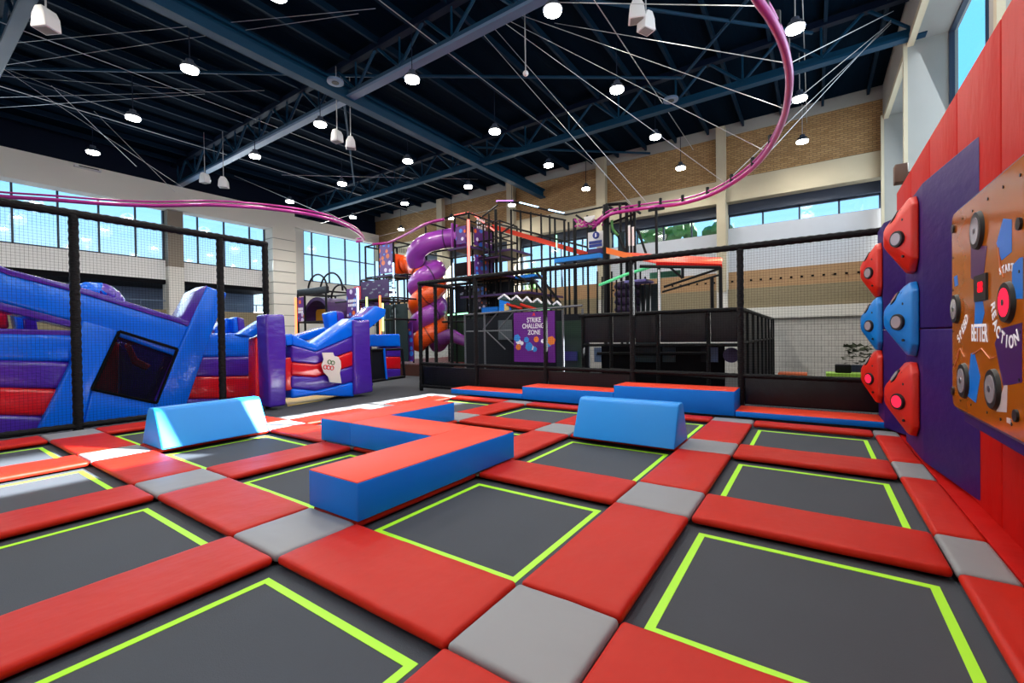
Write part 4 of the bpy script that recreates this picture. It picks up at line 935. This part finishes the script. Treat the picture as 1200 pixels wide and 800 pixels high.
# rail mechanism
mb = MB(); random.seed(5)
for k in range(26):
    px = 676 + random.random() * 34; c = at(px, 262 - (px - 676) * .12 + random.uniform(-3, 5), 'y', 15.0); d = V((random.uniform(-.25, .25), 0, random.uniform(-.1, .15))); mb.bar(c, c + d, .035, 5)
tag(mb.build('ride_station', M['magenta']), 'tangle of magenta ride brackets above the pictogram sign', 'bracket')
c = at(690, 257, 'y', 14.9); tag(MB().prism([c + V((a, 0, b)) for a, b in ((-.22, .12), (.22, .12), (.16, -.02), (.04, -.1), (-.04, -.1), (-.16, -.02))], (0, .1, 0)).build('white_seat', M['white'], bevel=.015), 'small white seat hanging on the magenta brackets', 'bucket')  # small white seat hung from the ride brackets

# red padded ramp on posts
Ya, Yb_ = 12.6, 14.4
zf = Zat(848, 312, Ya); zf2 = Zat(772, 309, Ya)
A0 = V((Xat(770, Ya), Ya, zf2)); A1 = V((Xat(847, Ya), Ya, zf)); B1 = V((Xat(847, Yb_), Yb_, Zat(845, 305, Yb_))); B0 = V((Xat(713, Yb_), Yb_, Zat(713, 297, Yb_)))
C0 = V((Xat(745, 13.0), 13.0, Zat(745, 304, 13.0)))
t = thing('padded_ramp', 'orange and red padded ramp on black posts under the magenta loop rail', 'ramp', (A0.x, 13.5, 0))
MB().prism([A0, A1, B1, B0, C0], (0, 0, .08)).build('ramp_pad', mat('red_orange_pad', (240, 70, 40), .45, bump=.3, bscale=4), t, bevel=.03)
MB().prism([A0 + V((.0, -.02, -.03)), A1 + V((0, -.02, -.03)), A1 + V((0, -.02, .06)), A0 + V((0, -.02, .06))], (0, .05, 0)).build('red_fascia', M['wallred'], t)
mb = MB(); e1 = V((B0.x, 14.2, B0.z)); mb.prism([B0 + V((0, -.1, .0)), C0 + V((-.05, -.05, 0)), C0 + V((-.05, -.05, .16)), B0 + V((0, -.1, .2))], (0, .06, 0)); mb.build('orange_fascia', mat('orange_pad', (250, 120, 30), .45), t)
mb = MB()
for px, py0, py1 in ((773, 312, 398), (845, 313, 372), (835, 325, 372), (740, 330, 400)):
    mb.bar((Xat(px, Ya), Ya, Zat(px, py1, Ya)), (Xat(px, Ya), Ya, Zat(px, py0, Ya)), .045, 6)
mb.bar(at(778, 336, 'y', Ya), at(845, 314, 'y', Ya), .035, 6); mb.bar(at(776, 342, 'y', Ya), at(843, 322, 'y', Ya), .03, 6); mb.bar(at(750, 312, 'y', Ya), at(845, 313, 'y', Ya), .05, 6); mb.bar(at(800, 313, 'y', Ya), at(800, 326, 'y', Ya), .04, 6); mb.bar(at(785, 313, 'y', Ya), at(800, 326, 'y', Ya), .03, 6)
mb.build('frame', M['rail'], t)
MB().bar((Xat(774, Ya), Ya - .07, Zat(774, 398, Ya)), (Xat(774, Ya), Ya - .07, Zat(774, 316, Ya)), .03, 6).build('pale_lacing', M['white'], t)
MB().tube([at(702, 334, 'y', 12.8), at(735, 321, 'y', 12.8), at(768, 311, 'y', 12.8)], .045, 8).build('green_rail', mat('green_rail', (90, 220, 150), .4, emis=.3), t)
B(Xat(762, 13.5), Xat(798, 13.5), 13.5, 13.55, Zat(780, 325, 13.5), Zat(780, 318, 13.5)).build('green_panel', mat('mint_panel', (70, 150, 120), .5), t)
B(Xat(735, 13.4), Xat(760, 13.4), 13.2, 14, Zat(745, 331, 13.4), Zat(745, 328.5, 13.4)).build('lilac_deck', mat('lilac_deck', (130, 120, 200), .5), t)
mb = MB()
for k in range(12):
    px = 700 + k * 5.6; mb.bar(at(px, 396, 'y', 13.9), at(px, 318 + (k % 3) * 6, 'y', 13.9), .028, 5)
mb.build('thin_posts', M['rail'], t)
mb = MB(); c = at(735, 352, 'y', 14.2)
for k in range(5): mb.ball(c + V((0, 0, -.55 + .26 * k)), .42, 12, 6, (1.1, .6, .42))
tag(mb.build('punch_tower', mat('dim_purple_foam', (48, 28, 74), .6), smooth=True), 'stack of dim purple rounded foam rings behind the red ramp posts', 'foam stack')
B(Xat(745, 14.3), Xat(771, 14.3), 14.3, 14.35, .4, Zat(760, 333, 14.3)).build('dark_screen', M['teal'], t)

# black padded enclosure
YE0 = 10.6; xe0 = Xat(683, YE0); xe1 = -1.3; ze = Zat(868, 362, YE0)
t = thing('padded_enclosure', 'big black padded enclosure behind the back net', 'enclosure', ((xe0 + xe1) / 2, YE0, 0))
px_ = [683, 716, 742, 771, 830, 868]
mb = MB()
for p in px_: mb.bar((Xat(p, YE0), YE0, -.12), (Xat(p, YE0), YE0, ze), .045, 8)
for y in [11.6 + k * 1.15 for k in range(8)]: mb.bar((xe1, y, -.12), (xe1, y, ze), .045, 8)
mb.build('posts', M['black'], t)
mb = MB(); mb.bar((xe0 - .1, YE0, ze), (xe1, YE0, ze), .05, 8); mb.bar((xe1, YE0, ze), (xe1, 19.6, ze), .05, 8); mb.bar((xe0, YE0, Zat(868, 404, YE0)), (xe1, YE0, Zat(868, 404, YE0)), .04, 8); mb.bar((xe1, YE0, 1.3), (xe1, 19.6, 1.3), .04, 8); mb.build('rails', M['black'], t)
for a, b in zip(px_[:-1], px_[1:]):
    B(Xat(a, YE0) + .05, Xat(b, YE0) - .05, YE0 + .0, YE0 + .05, 1.32, ze - .03).build('padding_panel', M['pad'], t, bevel=.015)
y = YE0 + .05
while y < 19.4: B(xe1 - .04, xe1 + .0, y, y + 1.05, 1.34, ze - .04).build('padding_panel', M['pad'], t, bevel=.012); B(xe1 - .04, xe1, y, y + 1.05, 0, 1.26).build('lower_panel', M['darkp'], t); y += 1.15
B(xe0 + .3, xe1 - .4, YE0 + .5, YE0 + .55, -.1, 1.28).build('inner_wall', M['dark'], t)
for a, b, m in ((696, 704, 'lightbeam'), (776, 791, 'teal'), (830, 841, 'lightbeam'), (821, 829, 'darkp'), (742, 768, 'teal')): B(Xat(a, 11), Xat(b, 11), 11, 11.03, Zat(a, 424, 11), Zat(a, 407, 11)).build('inner_panel', M[m], t)
MB().bar(at(857, 416, 'y', 10.9), at(857, 416, 'y', 10.88), .17, 24).build('round_target', mat('dim_violet', (36, 24, 80), .5), t)
mb = MB(); mb.bar(at(700, 414, 'y', 10.95), at(828, 414, 'y', 10.95), .04, 6); mb.bar(at(715, 432, 'y', 10.4), at(850, 444, 'y', 10.4), .03, 6); mb.build('cross_rails', M['rail'], t)

# sports zone frames and board (px 545-690)
YS = 12.2
t = thing('sport_cage', 'dark netted sport cage behind the purple challenge board', 'sport cage', (Xat(640, YS), YS, 0))
mb = MB()
zs1 = Zat(600, 366, YS); zs0 = Zat(600, 387, YS)
mb.bar((Xat(545, YS), YS, zs1), (Xat(683, YS), YS, zs1 + .1), .035, 6)
mb.bar((Xat(545, YS), YS, zs0), (Xat(600, YS), YS, zs0), .025, 6)
for a, b, c, d in ((566, 386, 583, 366), (584, 386, 602, 365), (569, 387, 592, 409), (584, 387, 608, 409)): mb.bar(at(a, b, 'y', YS), at(c, d, 'y', YS), .022, 5)
for p in (545, 568, 660, 683): mb.bar((Xat(p, YS), YS, -.1), (Xat(p, YS), YS, zs1), .035, 6)
mb.build('frame', mat('grey_steel', (96, 98, 104), .4), t)
B(Xat(545, 13), Xat(690, 13), 13, 13.05, 0, zs1 - .1).build('back_screen', M['darkp'], t)
B(Xat(652, 12.9), Xat(684, 12.9), 12.9, 12.95, .3, 2.0).build('green_panel', M['greenp'], t)
B(Xat(660, 12.8), Xat(676, 12.8), 12.8, 12.85, .7, 1.0).build('blue_panel', mat('dim_blue', (14, 40, 90), .5), t)
B(Xat(584, 12.9), Xat(600, 12.9), 12.9, 12.95, 1.4, 2.1).build('pale_panel', mat('dim_pale', (70, 78, 84), .5), t)
t = thing('challenge_sign', 'purple board lettered STRIKE CHALLENGE ZONE with coloured hexagons', 'sign', (Xat(626, 12.1), 12.1, 0))
YQ = 12.05; a = at(602.5, 413, 'y', YQ); b = at(649.5, 364, 'y', YQ)
B(a.x, b.x, YQ, YQ + .04, a.z - .3, b.z).build('board', M['board'], t)
cxs = at(625.5, 372, 'y', YQ - .01).x
for w_, py in (('STRIKE', 375), ('CHALLENGE', 382), ('ZONE', 389.5)):
    text(w_, .215, t, M['text'], (cxs, YQ - .005, Zat(625, py, YQ)), (1, 0, 0), (0, 0, 1), .80 if len(w_) < 7 else .74, 'lettering', .004, .002)
text('^', .2, t, mat('flame_red', (230, 50, 40), .5), (cxs, YQ - .005, Zat(625, 369.5, YQ)), (1, 0, 0), (0, 0, 1), 1, 'small_mark', .004, .01)
cols = {'b': mat('hex_blue', (60, 150, 230), .4), 'o': mat('hex_orange', (240, 130, 50), .4), 'w': M['text']}
for px, py, r, c in ((606, 396, .13, 'b'), (607.5, 400, .1, 'w'), (611.5, 402, .07, 'w'), (617, 398, .1, 'b'), (628.5, 397.5, .1, 'o'), (636, 399.5, .07, 'w'), (620, 406, .15, 'b'), (622.5, 407, .1, 'w'), (607.5, 406.5, .11, 'o'), (626.5, 409, .09, 'b'), (646, 399, .15, 'o'), (643, 402.5, .11, 'b')):
    c_ = at(px, py, 'y', YQ - .001); MB().bar(c_ + V((0, .01, 0)), c_ - V((0, .006 + r * .01, 0)), r, 6).build('hexagon', cols[c], t)
# gabled scoreboard row
t = thing('target_board', 'row of white edged gables on a sloping green and blue target board', 'target board', (Xat(620, 13.2), 13.2, 0))
YK = 13.2; mb = MB(); gs = [(584, 350, 598, 345.5), (599.5, 351, 611, 347), (612, 353, 623, 348.5), (624.5, 354, 635, 350.5), (637, 355.5, 645, 352), (648, 357, 657.5, 353.5)]
bd = MB()
for a_, b1_, c_, d_ in gs:
    L_ = at(a_, b1_, 'y', YK); Rr = at(c_, b1_ + 1, 'y', YK); T_ = at((a_ + c_) / 2, d_ - .5, 'y', YK)
    mb.bar(L_, T_, .035, 6); mb.bar(T_, Rr, .035, 6)
    bd.prism([L_, Rr, T_], (0, .05, 0))
mb.build('white_edging', M['text'], t); bd.build('gables', mat('slate_green', (60, 84, 88), .6), t)
MB().prism([at(a_, b1_, 'y', YK) for a_, b1_ in ((584, 350), (658, 358), (660, 362), (614, 364), (585, 366))], (0, .06, 0)).build('board', M['greenp'], t)
MB().prism([at(a_, b1_, 'y', YK - .02) for a_, b1_ in ((585, 351), (597, 354), (599, 363), (585, 365))], (0, .02, 0)).build('blue_end', M['blue'], t)
MB().prism([at(a_, b1_, 'y', YK - .03) for a_, b1_ in ((591, 356), (596, 357), (597, 363), (591, 364))], (0, .02, 0)).build('yellow_mark', M['yellow'], t)
mb = MB()
for k in range(4): p = at(594 + k * 8, 356 + k * .3 + (k % 2) * 2, 'y', YK - .04); mb.bar(p, p + V((.35, 0, -.12)), .05, 6)
mb.build('red_arms', M['red'], t); led(t, at(614, 363.5, 'y', YK - .05), at(644, 361.5, 'y', YK - .05), 'green_led', .03)
B(at(584, 366, 'y', YK).x, at(658, 366, 'y', YK).x, YK, YK + .1, .0, at(620, 365, 'y', YK).z).build('legs_panel', M['darkp'], t)

# things behind the right part of the back net
t = thing('potted_plant', 'dark leafy plant on a stand by the white wall behind the net', 'plant', (at(1006, 430, 'y', 14).x, 14, -.12))
c = at(1006, 416, 'y', 14); MB().bar((c.x, 14, -.12), (c.x, 14, c.z - .25), .18, 12, 0, .22).build('pot', M['frame'], t)
mb = MB(); random.seed(3)
for k in range(60):
    d = V((random.uniform(-1, 1), random.uniform(-.6, .6), random.uniform(-.7, .9))); p = c + d * .28; q = p + V((random.uniform(-.12, .12), random.uniform(-.1, .1), random.uniform(-.05, .12)))
    s = (q - p).cross(V((0, 0, 1))).normalized() * .1; mb.add([p - s, p + s, q], [(0, 1, 2)])
mb.build('leaves', mat('dull_leaf', (58, 66, 44), .7), t)
t = thing('low_table', 'low table with a lime top and dark box behind the right net panel', 'table', (at(985, 440, 'y', 12.5).x, 12.5, -.12))
a = at(968, 438, 'y', 12.5); b = at(1022, 436, 'y', 12.5)
B(a.x, b.x, 12.3, 12.9, a.z - .04, a.z + .03).build('table_top', mat('lime_top', (150, 200, 70), .5), t)
for x in (a.x + .05, b.x - .05):
    for y in (12.35, 12.85): MB().bar((x, y, -.12), (x, y, a.z - .03), .03, 8).build('leg', M['rail'], t)
c = at(988, 434, 'y', 12.6); tag(MB().box(c.x - .15, c.x + .15, 12.5, 12.8, a.z + .03, a.z + .22).build('storage_box', M['rail'], bevel=.03), 'small dark rounded box on the lime table', 'box')
t = thing('bench', 'low bench with an orange seat beside the padded enclosure', 'bench', (at(930, 440, 'y', 13).x, 13, -.12))
a = at(912, 436, 'y', 13); b = at(946, 437, 'y', 13); B(a.x, b.x, 12.8, 13.3, a.z - .08, a.z).build('seat', mat('orange_seat', (200, 92, 40), .5), t, bevel=.02)
for x in (a.x + .05, b.x - .05): B(x - .04, x + .04, 12.85, 13.25, -.12, a.z - .08).build('leg', M['rail'], t)
c = at(1054, 203, 'x', 1.25); t = thing('wall_speaker', 'small brown speaker box above the far end of the red wall', 'speaker', (1.32, 10.4, 3.9))
c = at(1054, 204, 'y', 11.5); B(c.x - .08, c.x + .12, 11.4, 11.65, c.z - .18, c.z + .18).build('case', mat('brown_case', (90, 62, 48), .6), t, bevel=.02); MB().bar((c.x + .1, 11.5, c.z), (XR, 11.5, c.z), .02, 6).build('bracket', M['rail'], t)

# ------------------------------------------------------------------ light
w = bpy.data.worlds.new('sky'); S.world = w; w.use_nodes = True; nt = w.node_tree; N = nt.nodes; L = nt.links
bg = N['Background']; tc = N.new('ShaderNodeTexCoord'); sp = N.new('ShaderNodeSeparateXYZ'); L.new(tc.outputs['Generated'], sp.inputs[0])
cr = N.new('ShaderNodeValToRGB'); L.new(sp.outputs[2], cr.inputs[0]); e = cr.color_ramp.elements
e[0].position = 0; e[0].color = lin((222, 240, 252)); e[1].position = .30; e[1].color = lin((112, 200, 246))
L.new(cr.outputs[0], bg.inputs[0]); bg.inputs[1].default_value = 1.7
sd = bpy.data.lights.new('sun', 'SUN'); sd.energy = 62; sd.angle = .01; sd.color = (1, .96, .9); so = bpy.data.objects.new('sun', sd); COL.objects.link(so)
d = V((-1, -.54, -.555)); so.rotation_euler = d.to_track_quat('-Z', 'Y').to_euler(); so.location = (10, 5, 12)
def area(name, loc, dirv, sx, sy, en, col):
    l = bpy.data.lights.new(name, 'AREA'); l.shape = 'RECTANGLE'; l.size = sx; l.size_y = sy; l.energy = en; l.color = col
    o = bpy.data.objects.new(name, l); COL.objects.link(o); o.location = loc; o.rotation_euler = V(dirv).to_track_quat('-Z', 'Z').to_euler(); return o
area('window_light_left', (XL + .9, 5.5, 6.5), (1, 0, -.25), 2.2, 26, 800, (.72, .87, 1))
area('window_light_right', (XR + .7, 6, 6.8), (-1, 0, -.3), 3.4, 26, 620, (.85, .93, 1))
area('roof_fill', (-8, 3, 9.0), (0, 0, -1), 22, 20, 420, (1, .97, .93))  # added soft fill under the roof, no fixture there
S.view_settings.view_transform = 'Standard'; S.view_settings.look = 'None'; S.view_settings.exposure = 0
S.cycles.use_denoising = True
S.cycles.transparent_max_bounces = 16; S.cycles.max_bounces = 6
